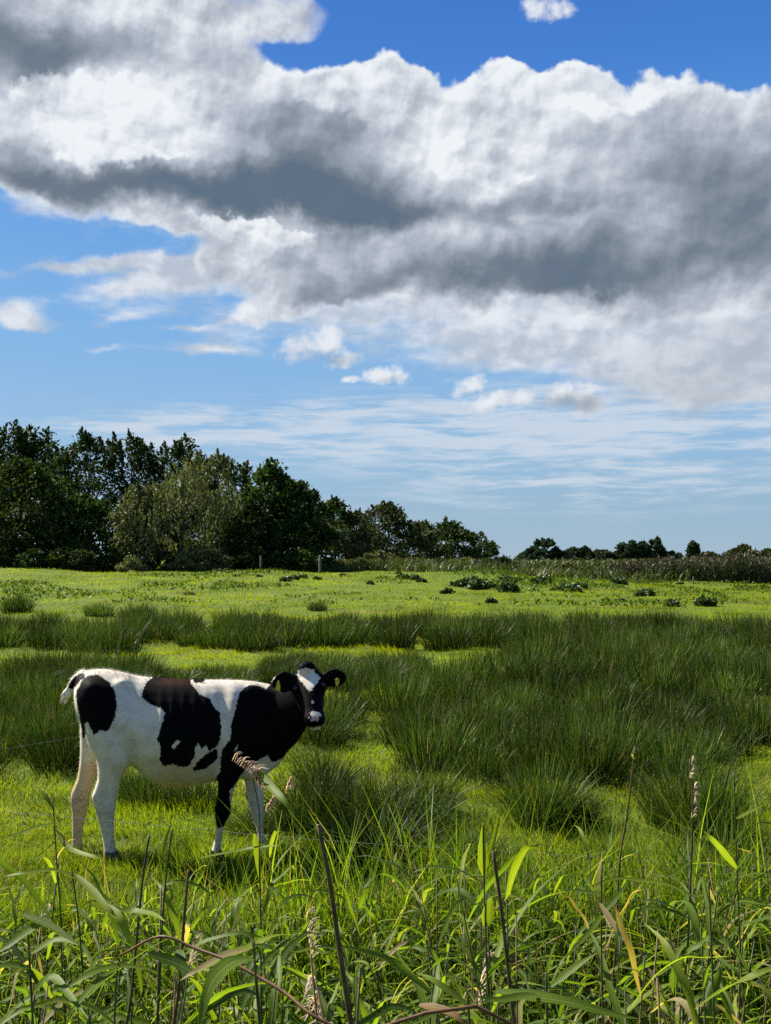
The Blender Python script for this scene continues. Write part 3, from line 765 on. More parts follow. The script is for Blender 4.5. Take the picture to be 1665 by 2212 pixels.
    F(1720, 1184, 60, 'bush', 'horizon tree just beyond the right edge', leaf='olive', low=.03)
build_trees()

def bush_mesh(seed, mat):
    rng = np.random.default_rng(seed)
    V, F, r, C = crown('bush', 1.0, 1.5, rng, 26, 1300, .17, .02)
    g = Geo(); g.add(V, F, t=.5, rnd=r); me = g.mesh('bramble_bush'); me.materials.append(mat); return me
def build_hedge():
    rng = np.random.default_rng(8)
    B = [bush_mesh(k, LEAFM[c]) for k, c in enumerate(['green', 'olive', 'alder', 'willow'])]
    where = [(-40, 0), (20, 1), (75, 2), (130, 0), (175, 1), (230, 2), (285, 3), (345, 1), (400, 3), (450, 3), (500, 2), (550, 0), (600, 2), (650, 0), (700, 1), (735, 3), (775, 1), (815, 3), (860, 1), (900, 3), (950, 0), (1000, 3), (1050, 1), (1090, 0)]
    for i, (px, b) in enumerate(where):
        Y = 59.5 + rng.uniform(-1, 1) + (7 if px > 690 else 0)
        x = (px - CX0) / FPX * Y
        o = link('bramble_bush', B[b]); s = rng.uniform(.8, 1.35) * (1.0 if px < 690 else .8)
        o.location = (x, Y, float(H(x, Y)) - .05); o.scale = (s * 1.2, s, s * rng.uniform(.8, 1.1)); o.rotation_euler[2] = rng.uniform(0, 6)
        seg = ('left of the weeping willow', 'beneath the weeping willow and alders', 'in front of the receding trees')[0 if px < 280 else (1 if px < 690 else 2)]
        tag(o, 'low bramble bush at the foot of the wood ' + seg, 'bush', 'bramble bushes ' + seg)
build_hedge()

# ------------------------------------------------------------------ maize field and tall reeds along the far edge
M_MAIZE = leaf_mat('ripening maize leaves', [(0.0, (.022, .042, .006)), (0.5, (.045, .075, .010)), (0.88, (.085, .105, .02)), (1.0, (.16, .13, .05))], tip=(.10, .10, .03), tip_at=.7, trans=.3, tboost=(1.2, 1.15, .6), patch=.25, pscale=.25)
M_REEDBED = leaf_mat('brown plumed reeds', [(0.0, (.018, .032, .007)), (0.6, (.036, .056, .012)), (1.0, (.09, .09, .03))], tip=(.085, .07, .04), tip_at=.72, trans=.2, tboost=(1.15, 1.1, .7), patch=.25, pscale=.3)
def build_maize():
    rng = np.random.default_rng(17); g = Geo()
    def plants(x, y, top, nl, wd):
        z = H(x, y); n = len(x)
        h = np.maximum(top - z, .4) * rng.uniform(.86, 1.06, n)
        V, F, T, r = blades(np.stack([x, y, z], 1), h, wd * .7, rng.normal(0, .06, (n, 2)), rng, segs=2); g.add(V, F, t=T, rnd=r)
        for k in range(nl):
            zz = z + h * rng.uniform(.1, .85, n); a = rng.uniform(0, 6.28, n)
            V, F, T, r = blades(np.stack([x, y, zz], 1), h * rng.uniform(.25, .45, n), wd * rng.uniform(.9, 1.6, n), np.stack([np.cos(a), np.sin(a)], 1) * rng.uniform(.6, 1.5, n)[:, None], rng, segs=2, bend=.45)
            g.add(V, F, t=T * .8, rnd=r)
    # front rows, then thinner behind; the ground of the field falls gently so the tops stay level
    n = 2600; x = rng.uniform(-3.5, 34, n); y = rng.uniform(69, 74, n) + np.where(x < 8, (8 - x) * .45, 0); plants(x, y, 1.68 + .03 * rng.normal(0, 1, n), 5, .075)
    n = 2600; y = rng.uniform(74, 130, n); x = rng.uniform(-.03, .5, n) * y; plants(x, y, 1.70 + np.zeros(n), 2, .1)
    tag(link('maize_field', g.mesh('maize_field'), M_MAIZE), 'field of ripening maize with tan tassels along the horizon', 'maize field', kind='stuff')
    g = Geo()
    n = 3600; x = rng.uniform(13.5, 34, n); y = rng.uniform(58.5, 62, n) + np.clip(19 - x, 0, 6) * .8
    z = H(x, y); h = (.95 + .62 * sst(13.5, 20, x)) * rng.uniform(.62, 1.12, n) * (.8 + .4 * noise2(x, y, .9, 14))
    V, F, T, r = blades(np.stack([x, y, z], 1), h, .05, rng.normal(0, .10, (n, 2)), rng, segs=3); g.add(V, F, t=T, rnd=r)
    for k in range(3):
        zz = z + h * rng.uniform(.2, .7, n); a = rng.uniform(0, 6.28, n)
        V, F, T, r = blades(np.stack([x, y, zz], 1), h * .3, .05, np.stack([np.cos(a), np.sin(a)], 1) * rng.uniform(.5, 1.3, n)[:, None], rng, segs=2); g.add(V, F, t=T * .5, rnd=r)
    # plumes
    k = rng.uniform(0, 1, n) < .45; m = k.sum()
    for j in range(3):
        V, F, T, r = blades(np.stack([x[k], y[k], z[k] + h[k] * .9], 1), .28, .07, rng.normal(0, .4, (m, 2)), rng, segs=2); g.add(V, F, t=.9, rnd=.6 + .4 * r)
    tag(link('reed_bed', g.mesh('reed_bed'), M_REEDBED), 'tall brown plumed reeds at the far right field edge', 'reeds', kind='stuff')
    # rough herbs where the pasture meets the maize
    g = Geo(); n = 5200; px = rng.uniform(680, 1560, n); y = rng.uniform(60, 68.5, n); x = (px - CX0) / FPX * y; z = H(x, y)
    V, F, T, r = blades(np.stack([x, y, z], 1), rng.uniform(.25, .8, n) * (.6 + .8 * noise2(x, y, .5, 4)), .09, rng.normal(0, .5, (n, 2)), rng, segs=2); g.add(V, F, t=T, rnd=r)
    tag(link('herbs', g.mesh('herbs'), M_MAIZE), 'rough herbs and weeds in front of the maize', 'herbs', kind='stuff')
build_maize()

# ------------------------------------------------------------------ fence posts, far marker
M_POST = plain_mat('weathered pale wood', (.13, .125, .11), .85, .2, 9, .3, .4)
def post(px, ptop, pbase, Y, label, r=.055, name='fence_post'):
    a = at(px, ptop, Y); x = a[0]; z0 = float(H(x, Y)); h = (pbase - ptop) * Y / FPX * 1.2
    pts = [(0, 0, -.2), (0, 0, .1), (0, 0, h * .6), (.01, 0, h - .03), (.01, 0, h)]
    V, F = tube(pts, [r, r, r * .96, r * .92, r * .6]); g = Geo(); g.add(V, F)
    o = link(name, g.mesh(name), M_POST); o.location = (x, Y, z0)
    return tag(o, label, 'fence post' if name == 'fence_post' else 'pole')
post(563, 1199, 1225, 57.5, 'thin pale fence post in front of the willow and alder', .05)
post(691, 1195, 1228, 57.0, 'thick pale fence post at the right end of the near wood', .065)
post(1497, 1237, 1250, 57, 'short pale stake at the edge of the maize', .04)
post(1374, 1238, 1252, 56.5, 'slim stake standing in front of the maize', .035)
post(1098, 1194, 1207, 160, 'thin far marker pole between the wood and the horizon trees', .14, 'marker_pole')

# ------------------------------------------------------------------ the calf
# survey of the calf: (cx, cy) on an enlarged side view; one unit is about 1.06 mm at 6.4 m
def cpt(cx, cy, Y): return at(99.9 + .4002 * cx, 1399.2 + .4002 * cy, Y)
def to_c(P):
    """survey coordinates of world points"""
    d = P - np.array([0, 0, EYE]); c, s = math.cos(PITCH), math.sin(PITCH)
    f = d[:, 1] * c + d[:, 2] * s; u = -d[:, 1] * s + d[:, 2] * c
    px = CX0 + FPX * d[:, 0] / f; py = CY0 - FPX * u / f
    return np.stack([(px - 99.9) / .4002, (py - 1399.2) / .4002], 1)
def crom(P, k):
    """smooth a list of rows through Catmull-Rom, k samples per span"""
    P = np.asarray(P, float); Q = np.vstack([2 * P[0] - P[1], P, 2 * P[-1] - P[-2]]); out = []
    for i in range(1, len(Q) - 2):
        for t in np.arange(k) / k:
            a, b, c, d = Q[i - 1:i + 3]
            out.append(.5 * (2 * b + (c - a) * t + (2 * a - 5 * b + 4 * c - d) * t * t + (3 * b - a - 3 * c + d) * t ** 3))
    out.append(P[-1]); return np.array(out)
def ring_solid(bm, rings):
    """rings: list of (m,3) loops -> closed solid"""
    prev = None
    for r in rings:
        vs = [bm.verts.new(p) for p in r]
        if prev:
            m = len(vs)
            for i in range(m): bm.faces.new((prev[i], prev[(i + 1) % m], vs[(i + 1) % m], vs[i]))
        else: bm.faces.new(list(reversed(vs)))
        prev = vs
    bm.faces.new(prev)
TH = np.linspace(0, 2 * np.pi, 28, endpoint=False)
def ell(c, ax1, ax2, sq=1.0):
    cs, sn = np.cos(TH), np.sin(TH)
    if sq != 1: cs, sn = np.sign(cs) * np.abs(cs) ** sq, np.sign(sn) * np.abs(sn) ** sq
    return np.asarray(c) + cs[:, None] * np.asarray(ax1) + sn[:, None] * np.asarray(ax2)
YB = 6.42
def calf_solid():
    bm = bmesh.new()
    # torso: station, back line, belly line, half width (m)
    st = crom([(160, 165, 270, .04), (178, 140, 360, .10), (205, 126, 420, .145), (250, 114, 480, .175), (330, 114, 545, .20), (420, 132, 598, .205), (500, 150, 660, .212), (600, 158, 728, .228),
               (720, 164, 748, .236), (840, 170, 735, .226), (940, 169, 712, .205), (1040, 172, 700, .19), (1130, 180, 695, .172), (1200, 195, 672, .145), (1260, 225, 625, .112), (1300, 270, 560, .08), (1322, 330, 500, .04)], 4)
    rings = []
    for cx, tp, bt, hw in st:
        a, b = cpt(cx, tp, YB), cpt(cx, bt, YB); m = (a + b) / 2; hh = (a[2] - b[2]) / 2
        z = np.cos(TH); wv = np.sin(TH) * (1 - .30 * np.clip(z, 0, 1) ** 1.5 - .10 * np.clip(-z, 0, 1) ** 2)
        rings.append(m + np.stack([0 * z, wv * hw, z * hh], 1))
    ring_solid(bm, rings)
    # neck sweeping round to the head, which faces the viewer
    nk = crom([(1110, 430, 6.42, .255, .15), (1190, 400, 6.42, .215, .125), (1265, 365, 6.40, .185, .10), (1325, 320, 6.35, .155, .085), (1372, 272, 6.29, .125, .075), (1402, 230, 6.22, .10, .072)], 4)
    C = np.array([cpt(a, b, y) for a, b, y, _, _ in nk]); tg = np.gradient(C, axis=0); tg /= np.linalg.norm(tg, axis=1, keepdims=True)
    rings = []
    for c, t_, row in zip(C, tg, nk):
        side = np.cross(t_, [0, 0, 1.0]); side /= np.linalg.norm(side); up = np.cross(side, t_)
        rings.append(ell(c, up * row[3], side * row[4]))
    ring_solid(bm, rings)
    cr_ = crom([(1090, 270, 6.42, .10), (1180, 278, 6.42, .09), (1260, 268, 6.41, .08), (1325, 240, 6.37, .072), (1372, 210, 6.30, .07), (1395, 180, 6.23, .06)], 4)
    Cc = np.array([cpt(a, b, y) for a, b, y, _ in cr_]); tg = np.gradient(Cc, axis=0); tg /= np.linalg.norm(tg, axis=1, keepdims=True); rings = []
    for c, t_, row in zip(Cc, tg, cr_):
        side = np.cross(t_, [0, 0, 1.0]); side /= np.linalg.norm(side); rings.append(ell(c, np.cross(side, t_) * row[3], side * row[3]))
    ring_solid(bm, rings)
    # brisket
    rings = []
    for cx, cy, hw, hh in crom([(1040, 600, .12, .10), (1120, 610, .115, .105), (1190, 590, .095, .11), (1245, 550, .07, .10), (1290, 500, .045, .07)], 3):
        c = cpt(cx, cy, YB); rings.append(ell(c, np.array([0, hw, 0]), np.array([.02, 0, hh])))
    ring_solid(bm, rings)
    # legs: cy, front edge, back edge, half depth ; Y of the leg
    def leg(Y, rows):
        rings = []
        for cy, e0, e1, hy in crom(rows, 3):
            a, b = cpt(e0, cy, Y), cpt(e1, cy, Y); c = (a + b) / 2; hx = abs(a[0] - b[0]) / 2 * (.93 if cy > 700 else 1)
            rings.append(ell(c, np.array([hx, 0, 0]), np.array([0, hy, 0])))
        ring_solid(bm, rings)
    leg(6.315, [(250, 235, 400, .05), (330, 205, 440, .085), (430, 212, 462, .10), (520, 232, 478, .102), (600, 272, 462, .088), (680, 278, 420, .068), (740, 262, 402, .053), (790, 248, 392, .046), (830, 247, 384, .043), (880, 262, 376, .037),
                (950, 282, 371, .030), (1020, 299, 371, .028), (1070, 307, 376, .032), (1100, 309, 383, .036), (1128, 309, 392, .038)])
    leg(6.54, [(330, 185, 330, .07), (430, 184, 330, .09), (520, 187, 300, .085), (600, 184, 284, .07), (680, 172, 280, .058), (740, 148, 258, .048), (790, 128, 242, .044), (830, 127, 236, .042), (880, 135, 222, .036),
               (950, 138, 206, .030), (1020, 137, 196, .028), (1065, 135, 200, .032), (1095, 135, 205, .035), (1115, 134, 210, .036)])
    leg(6.33, [(480, 935, 1120, .05), (560, 925, 1110, .075), (640, 925, 1085, .072), (710, 922, 1045, .056), (770, 922, 1018, .046), (830, 914, 1003, .041), (865, 906, 1000, .042), (900, 905, 996, .041), (940, 913, 972, .032), (990, 915, 955, .027),
               (1040, 905, 948, .027), (1075, 894, 945, .032), (1100, 886, 946, .036), (1120, 882, 948, .037)])
    leg(6.52, [(560, 1040, 1200, .06), (640, 1050, 1195, .065), (720, 1060, 1180, .052), (780, 1068, 1178, .044), (840, 1084, 1178, .041), (880, 1092, 1177, .041), (920, 1108, 1174, .035), (960, 1126, 1174, .028), (1010, 1138, 1180, .027),
               (1050, 1146, 1192, .032), (1075, 1148, 1200, .036), (1098, 1148, 1206, .037)])
    # tail root and tail
    tl = crom([(212, 140, 6.42, .035), (185, 150, 6.42, .030), (160, 168, 6.41, .026), (140, 192, 6.41, .023), (128, 220, 6.41, .022), (117, 245, 6.40, .026), (106, 262, 6.40, .022), (100, 284, 6.40, .010)], 3)
    V = [cpt(a, b, y) for a, b, y, _ in tl]
    tg = np.gradient(np.array(V), axis=0); tg /= np.linalg.norm(tg, axis=1, keepdims=True)
    ring_solid(bm, [ell(c, np.cross(t_, [0, 1.0, 0]) * r[3], np.array([0, r[3], 0])) for c, t_, r in zip(V, tg, tl)])
    tl2 = crom([(112, 238, 6.40, .022), (96, 245, 6.40, .022), (84, 252, 6.40, .012)], 3)
    V = [cpt(a, b, y) for a, b, y, _ in tl2]
    ring_solid(bm, [ell(c, np.array([0, 0, r[3]]), np.array([0, r[3], 0])) for c, r in zip(V, tl2)])
    # head
    poll, muz = cpt(1405, 112, 6.215), cpt(1450, 402, 6.02)
    a = muz - poll; L = np.linalg.norm(a); a /= L
    s = np.array([1.0, .06, .0]); s -= a * (s @ a); s /= np.linalg.norm(s); f = np.cross(s, a)
    if f[1] > 0: f = -f
    hd = crom([(-.10, .045, .045, .05), (-.03, .072, .075, .045), (.06, .088, .095, .04), (.16, .092, .108, .03), (.27, .094, .112, .02), (.36, .090, .110, .012), (.46, .078, .102, .006), (.57, .066, .090, .002),
               (.68, .058, .078, 0), (.78, .056, .070, 0), (.87, .059, .066, -.002), (.95, .060, .062, -.004), (1.02, .054, .052, -.002), (1.07, .036, .034, .002)], 3)
    rings = []
    for t_, hw, hd_, off in hd:
        c = poll + a * (t_ * L) - f * (hd_ * .72 - .035 + off)
        cs, sn = np.cos(TH), np.sin(TH)
        rings.append(c + (np.sign(cs) * np.abs(cs) ** .85 * hw)[:, None] * s + (np.sign(sn) * np.abs(sn) ** .85 * hd_ * .72)[:, None] * f)
    ring_solid(bm, rings)
    def ball(c, r1, r2, r3, A, B, Cx):
        rings = []
        for k in np.linspace(-.95, .95, 9):
            q = math.sqrt(1 - k * k); rings.append(ell(c + A * r1 * k, B * r2 * q, Cx * r3 * q))
        ring_solid(bm, rings)
    # brow ridges, jaw, chin, poll knob
    for sg in (-1, 1):
        ball(poll + a * .30 * L + s * .074 * sg - f * .012, .040, .022, .026, a, s, f)
        ball(poll + a * .45 * L + s * .045 * sg - f * .09, .085, .03, .045, a, s, f)
        ball(poll + a * .93 * L + s * .026 * sg + f * .020, .024, .022, .018, a, s, f)
    ball(poll + a * 1.03 * L - f * .045, .022, .034, .030, a, s, f)
    ball(poll - a * .015 * L - f * .01, .045, .055, .045, a, s, f)
    # ears: cupped leaves
    def ear(base, tip, wid, depth, up):
        d = tip - base; n_ = np.cross(d, up); n_ /= np.linalg.norm(n_)
        if n_[1] > 0: n_ = -n_                          # n_ points to the viewer
        w_ = np.cross(n_, d); w_ /= np.linalg.norm(w_)
        rings = []
        for t_, k, th in [(-.12, .34, .026), (0, .38, .026), (.15, .66, .024), (.35, .98, .021), (.55, 1.06, .020), (.75, .92, .019), (.9, .66, .017), (1.04, .32, .013)]:
            c = base + d * t_; hw = wid * k
            u = np.cos(TH); cup = -depth * (1 - (u * k) ** 2) * (4 * max(t_, 0) * (1 - t_) + .15)
            rings.append(c + (u * hw)[:, None] * w_ + ((np.sin(TH) * th) + cup)[:, None] * n_)
        ring_solid(bm, rings)
    ear(cpt(1352, 178, 6.20), cpt(1222, 190, 6.150), .060, .010, np.array([0, 0, 1.0]))
    ear(cpt(1478, 168, 6.20), cpt(1616, 156, 6.165), .054, .010, np.array([0, 0, 1.0]))
    me = bpy.data.meshes.new('calf'); bm.normal_update(); bmesh.ops.recalc_face_normals(bm, faces=bm.faces); bm.to_mesh(me); bm.free()
    return me, (poll, a, s, f, L)

BLACK = [
    [(205, 162), (235, 145), (285, 145), (340, 185), (372, 235), (380, 310), (370, 375), (350, 415), (330, 450), (290, 445), (262, 470), (240, 430), (225, 400), (210, 405), (214, 450), (205, 488), (195, 480), (185, 400), (165, 300), (160, 240), (185, 190)],
    [(540, 185), (580, 150), (700, 150), (785, 150), (782, 190), (805, 220), (830, 250), (885, 275), (905, 320), (935, 345), (945, 430), (940, 490), (925, 530), (880, 560), (865, 522), (840, 545), (820, 515), (805, 545), (800, 590), (765, 640), (720, 640), (680, 625), (640, 640), (610, 610), (620, 540), (598, 490), (620, 430), (640, 350), (620, 325), (560, 300), (515, 265), (520, 225)],
    [(920, 540), (925, 590), (905, 620), (850, 655), (800, 665), (790, 650), (830, 600), (880, 560)],
    [(790, 165), (858, 160), (855, 190), (795, 188)],
    [(1065, 215), (1100, 200), (1150, 202), (1185, 225), (1235, 160), (1215, 60), (1700, 60), (1700, 440), (1400, 460), (1340, 540), (1290, 590), (1220, 618), (1195, 580), (1150, 600), (1080, 645), (1050, 690), (1015, 740), (990, 770), (995, 850), (1000, 880), (965, 960), (930, 975), (880, 900), (890, 780), (920, 690), (938, 665), (945, 570), (960, 540), (985, 500), (1000, 470), (995, 420), (1010, 370), (1030, 290), (1045, 240)],
    [(1050, 735), (1068, 735), (1090, 830), (1102, 880), (1128, 970), (1140, 1010), (1100, 1010), (1060, 850)],
    [(208, 138), (185, 135), (150, 160), (125, 195), (118, 212), (138, 228), (160, 205), (185, 175), (210, 165)]]
WHITE = [
    [(672, 530), (715, 490), (720, 505), (690, 548)], [(1015, 550), (1030, 518), (1036, 524), (1022, 552)],
    [(1345, 124), (1375, 112), (1405, 108), (1458, 118), (1478, 160), (1462, 190), (1442, 212), (1422, 238), (1402, 212), (1384, 190), (1362, 165)],
    [(1428, 285), (1436, 280), (1446, 292), (1444, 304), (1434, 300)],
    [(1424, 352), (1436, 338), (1448, 344), (1474, 346), (1486, 358), (1484, 372), (1470, 378), (1466, 398), (1452, 386), (1436, 396), (1424, 398), (1430, 378)],
    [(1400, 424), (1440, 430), (1484, 422), (1498, 414), (1500, 440), (1440, 446), (1395, 440)]]
def sdist(Q, P):
    """signed distance to a polygon, positive inside"""
    P = np.array(P, float); A = P; B = np.roll(P, -1, 0); best = np.full(len(Q), 1e9)
    for a, b in zip(A, B):
        d = b - a; t = np.clip(((Q - a) @ d) / (d @ d + 1e-9), 0, 1); best = np.minimum(best, np.hypot(*(Q - a - t[:, None] * d).T))
    ins = poly_in(Q[:, 0], Q[:, 1], P)
    return np.where(ins, best, -best)
def coat_attrs(P):
    Q = to_c(P)
    b = np.max([sdist(Q, p) for p in BLACK], 0); w = np.max([sdist(Q, p) for p in WHITE], 0)
    # the white marks of the face belong to the head only (nearer the viewer than the neck)
    head = (P[:, 1] < 6.21) & (Q[:, 0] > 1320)
    wf = np.max([sdist(Q, p) for p in WHITE[:2]], 0)
    w = np.where(head, w, wf)
    bl = np.minimum(b, -w)
    saddle = np.exp(-((Q[:, 0] - 690) / 95) ** 4) * np.clip((228 - Q[:, 1]) / 40, 0, 1) * (P[:, 1] < 6.5)
    pink = np.clip(.5 + sdist(Q, [(1420, 352), (1440, 372), (1480, 366), (1478, 400), (1425, 402)]) / 14, 0, 1) * head
    belly = np.clip((Q[:, 1] - 560) / 60, 0, 1) * np.clip(1 - np.abs(Q[:, 0] - 700) / 270, 0, 1) + np.clip((Q[:, 1] - 600) / 60, 0, 1) * np.clip((300 - Q[:, 0]) / 30, 0, 1) * (P[:, 1] > 6.46) * 1.3
    dirt = np.clip((Q[:, 1] - 760) / 80, 0, 1) * .5 + .5 * np.exp(-((Q[:, 0] - 175) / 50) ** 2 - ((Q[:, 1] - 810) / 50) ** 2) * 1.6
    return dict(coat=bl, brown=saddle, pink=pink, belly=np.clip(belly, 0, 1), dirt=np.clip(dirt, 0, 1))
def coat_material(name, fur):
    m, t = new_mat(name)
    p = pos()
    n1 = noise(p, 55, 4, .6, dims='3D'); n2 = noise(p, 14, 4, .6, dims='3D'); n3 = noise(vec('MULTIPLY', p, (1, 1, .35)), 160, 3, .6, dims='3D')
    k = smooth(attr('coat') + (n1 - .5) * 22 + (n3 - .5) * 22, -3.0, 3.0)
    wht = mixc(smooth(n2, .35, .7), (.74, .66, .53), (.60, .52, .40))
    wht = mixc((attr('belly') * 0.9).sat(), wht, (.55, .40, .24))
    wht = mixc((attr('dirt') * smooth(n1, .42, .62)).sat() * .75, wht, (.23, .17, .10))
    stain = noise(vec('MULTIPLY', p, (1, 1, .6)), 5, 5, .65, dims='3D')
    wht = mixc(smooth(stain, .50, .72, 0, .5), wht, (.36, .28, .18))
    wht = mixc(smooth(noise(vec('MULTIPLY', p, (.35, 1, 1.4)), 60, 4, .65, dims='3D'), .4, .75, 0, .18), wht, (.40, .34, .26))
    wht = mixc(attr('pink'), wht, (.55, .30, .27))
    blk = mixc((attr('brown') * smooth(n3, .3, .6, .35, 1)).sat(), (.0032, .003, .0034), (.040, .015, .008))
    c = mixc(k, wht, blk)
    pr = t.nodes.new('ShaderNodeBsdfPrincipled'); t.links.new(c.s, pr.inputs['Base Color'])
    pr.inputs['Roughness'].default_value = .62; pr.inputs['Specular IOR Level'].default_value = .03
    if not fur:
        b = t.nodes.new('ShaderNodeBump'); b.inputs['Strength'].default_value = .08; b.inputs['Distance'].default_value = .006
        t.links.new(n3.s, b.inputs['Height']); t.links.new(b.outputs[0], pr.inputs['Normal'])
    o = t.nodes.new('ShaderNodeOutputMaterial'); t.links.new(pr.outputs[0], o.inputs[0])
    return m
def build_calf():
    me, (poll, ax, sd, fr, L) = calf_solid()
    tmp = bpy.data.objects.new('calf', me); COL.objects.link(tmp)
    r = tmp.modifiers.new('r', 'REMESH'); r.mode = 'VOXEL'; r.voxel_size = .0085
    sm = tmp.modifiers.new('s', 'SMOOTH'); sm.factor = .5; sm.iterations = 16
    dg = bpy.context.evaluated_depsgraph_get(); ev = tmp.evaluated_get(dg)
    body = bpy.data.meshes.new_from_object(ev); bpy.data.objects.remove(tmp)
    body.name = 'calf'; body.polygons.foreach_set('use_smooth', np.ones(len(body.polygons), bool))
    nv = len(body.vertices); P = np.zeros(nv * 3, np.float32); body.vertices.foreach_get('co', P); P = P.reshape(-1, 3).astype(float)
    NR = np.zeros(nv * 3, np.float32); body.vertices.foreach_get('normal', NR); NR = NR.reshape(-1, 3).astype(float)
    A = coat_attrs(P)
    # light anatomy: hip bone, ribs, shoulder and thigh creases pressed into the surface
    Q = to_c(P); near = P[:, 1] < 6.40
    def bump(cx, cy, rx, ry, amp): return amp * np.exp(-((Q[:, 0] - cx) / rx) ** 2 - ((Q[:, 1] - cy) / ry) ** 2) * near
    dsp = (bump(405, 195, 38, 28, .020) + bump(485, 540, 34, 110, -.020) + bump(540, 360, 60, 90, -.016) + bump(560, 640, 70, 40, -.010) + bump(455, 260, 36, 60, -.014) + bump(950, 430, 30, 170, -.016) + bump(1060, 560, 70, 70, .016)
           + bump(240, 210, 36, 34, .012) + bump(300, 430, 70, 90, .008) + bump(420, 610, 40, 40, .012) + bump(1010, 330, 34, 130, .010) + bump(330, 740, 18, 90, -.006) + bump(262, 800, 16, 26, .008) + bump(960, 880, 30, 26, .006)
           + bump(1130, 420, 40, 120, .006) + bump(1000, 640, 30, 40, -.006))
    for cx in (620, 680, 740, 800, 860): dsp += bump(cx + 0, 430, 14, 150, .006)
    P += NR * dsp[:, None]
    root = empty('calf', (float(P[:, 0].mean()), 6.42, float(H(P[:, 0].mean(), 6.42))))
    off = np.array(root.location)
    body.vertices.foreach_set('co', (P - off).astype(np.float32).ravel())
    for k, v in A.items():
        at_ = body.attributes.new(k, 'FLOAT', 'POINT'); at_.data.foreach_set('value', v.astype(np.float32))
    body.materials.clear(); body.materials.append(coat_material('black and white calf coat', False)); body.update()
    link('body', body, None, root)
    tag(root, 'young black and white calf standing side on in the grass, head turned to the viewer', 'calf')
    # coat of short hairs
    rng = np.random.default_rng(4); n = 80000
    nf = len(body.polygons); ctr = np.zeros(nf * 3, np.float32); body.polygons.foreach_get('center', ctr); ctr = ctr.reshape(-1, 3).astype(float)
    fn = np.zeros(nf * 3, np.float32); body.polygons.foreach_get('normal', fn); fn = fn.reshape(-1, 3).astype(float)
    fid = rng.integers(0, nf, n); qa = to_c(ctr[fid] + off); nzc = np.abs(fn[fid][:, 1])
    keep = (rng.uniform(0, 1, n) < np.where(nzc < .45, 1.0, .10)) | (qa[:, 0] < 135)
    fid = fid[keep]; n = len(fid)
    B = ctr[fid] + rng.normal(0, .002, (n, 3)); n_ = fn[fid]
    Qf = to_c(B + off)
    flow = np.stack([-np.ones(n), np.zeros(n), -.55 * np.ones(n)], 1)
    legs = Qf[:, 1] > 700; flow[legs] = [0, 0, -1]
    hd_ = (Qf[:, 0] > 1300) & ((B + off)[:, 1] < 6.26); flow[hd_] = ax * .8
    crest = np.clip((215 - Qf[:, 1]) / 60, 0, 1) * (Qf[:, 0] < 1220)
    flow -= n_ * np.sum(flow * n_, 1, keepdims=True)
    d = flow + n_ * (rng.uniform(.08, .32, n) + .7 * crest)[:, None] + rng.normal(0, .22, (n, 3)); d /= np.linalg.norm(d, axis=1, keepdims=True)
    ln = rng.uniform(.008, .014, n) * np.where(legs, .75, 1) * (1 + 1.1 * crest * rng.uniform(0, 1, n))
    tailz = (Qf[:, 0] < 132) & (Qf[:, 1] > 205) & (Qf[:, 1] < 320); ln = np.where(tailz, rng.uniform(.015, .04, n), ln); d[tailz] = d[tailz] * .5 + np.array([-.3, 0, -.8]); d /= np.linalg.norm(d, axis=1, keepdims=True)
    hd2 = hd_ & (Qf[:, 1] > 240); ln = np.where(hd2, ln * .4, ln)
    side = np.cross(d, n_ + rng.normal(0, .3, (n, 3))); side /= np.linalg.norm(side, axis=1, keepdims=True); wd = rng.uniform(.0011, .002, n)[:, None]
    V = np.stack([B - side * wd * .5 - n_ * .001, B + side * wd * .5 - n_ * .001, B + d * ln[:, None] + side * wd * .12, B + d * ln[:, None] - side * wd * .12], 1).reshape(-1, 3)
    AA = coat_attrs(B + off)
    hair = np_mesh('hair', V, np.arange(n * 4).reshape(n, 4), {k: np.repeat(v, 4) for k, v in AA.items()})
    hair.materials.append(coat_material('calf hair', True))
    link('hair', hair, None, root)
    # hooves
    mh = plain_mat('dark hoof horn', (.05, .042, .035), .5, .4, 40, .3)
    for cx, cyt, cyb, hw, Y in [(350, 1108, 1146, 40, 6.305), (172, 1098, 1134, 37, 6.53), (915, 1100, 1138, 34, 6.32), (1178, 1080, 1116, 30, 6.51)]:
        g = Geo()
        for sg in (-1, 1):
            a, b = cpt(cx, cyt, Y), cpt(cx + 5, cyb, Y)
            rr = hw * .00104
            pts = [a + np.array([0, sg * .012, .012]), (a + b) / 2 + np.array([.004, sg * .017, 0]), b + np.array([.010, sg * .019, 0])]
            rings = [ell(p, np.array([rr * k, 0, 0]), np.array([0, .020 * k, 0]), .9) for p, k in zip(pts, (.80, .98, 1.1))]
            m = len(TH); Vv = np.concatenate(rings + [np.mean(rings[-1], 0)[None]] ) - off
            F = [[i * m + j, i * m + (j + 1) % m, (i + 1) * m + (j + 1) % m, (i + 1) * m + j] for i in range(2) for j in range(m)]
            F += [[2 * m + j, 2 * m + (j + 1) % m, 2 * m + (j + 2) % m, 3 * m] for j in range(0, m, 2)]
            g.add(Vv, F)
        link('hoof', g.mesh('hoof', True), mh, root)
    # eyes
    m, t = new_mat('dark wet eye'); pr = t.nodes.new('ShaderNodeBsdfPrincipled'); pr.inputs['Base Color'].default_value = (.008, .006, .006, 1); pr.inputs['Roughness'].default_value = .08
    o_ = t.nodes.new('ShaderNodeOutputMaterial'); t.links.new(pr.outputs[0], o_.inputs[0])
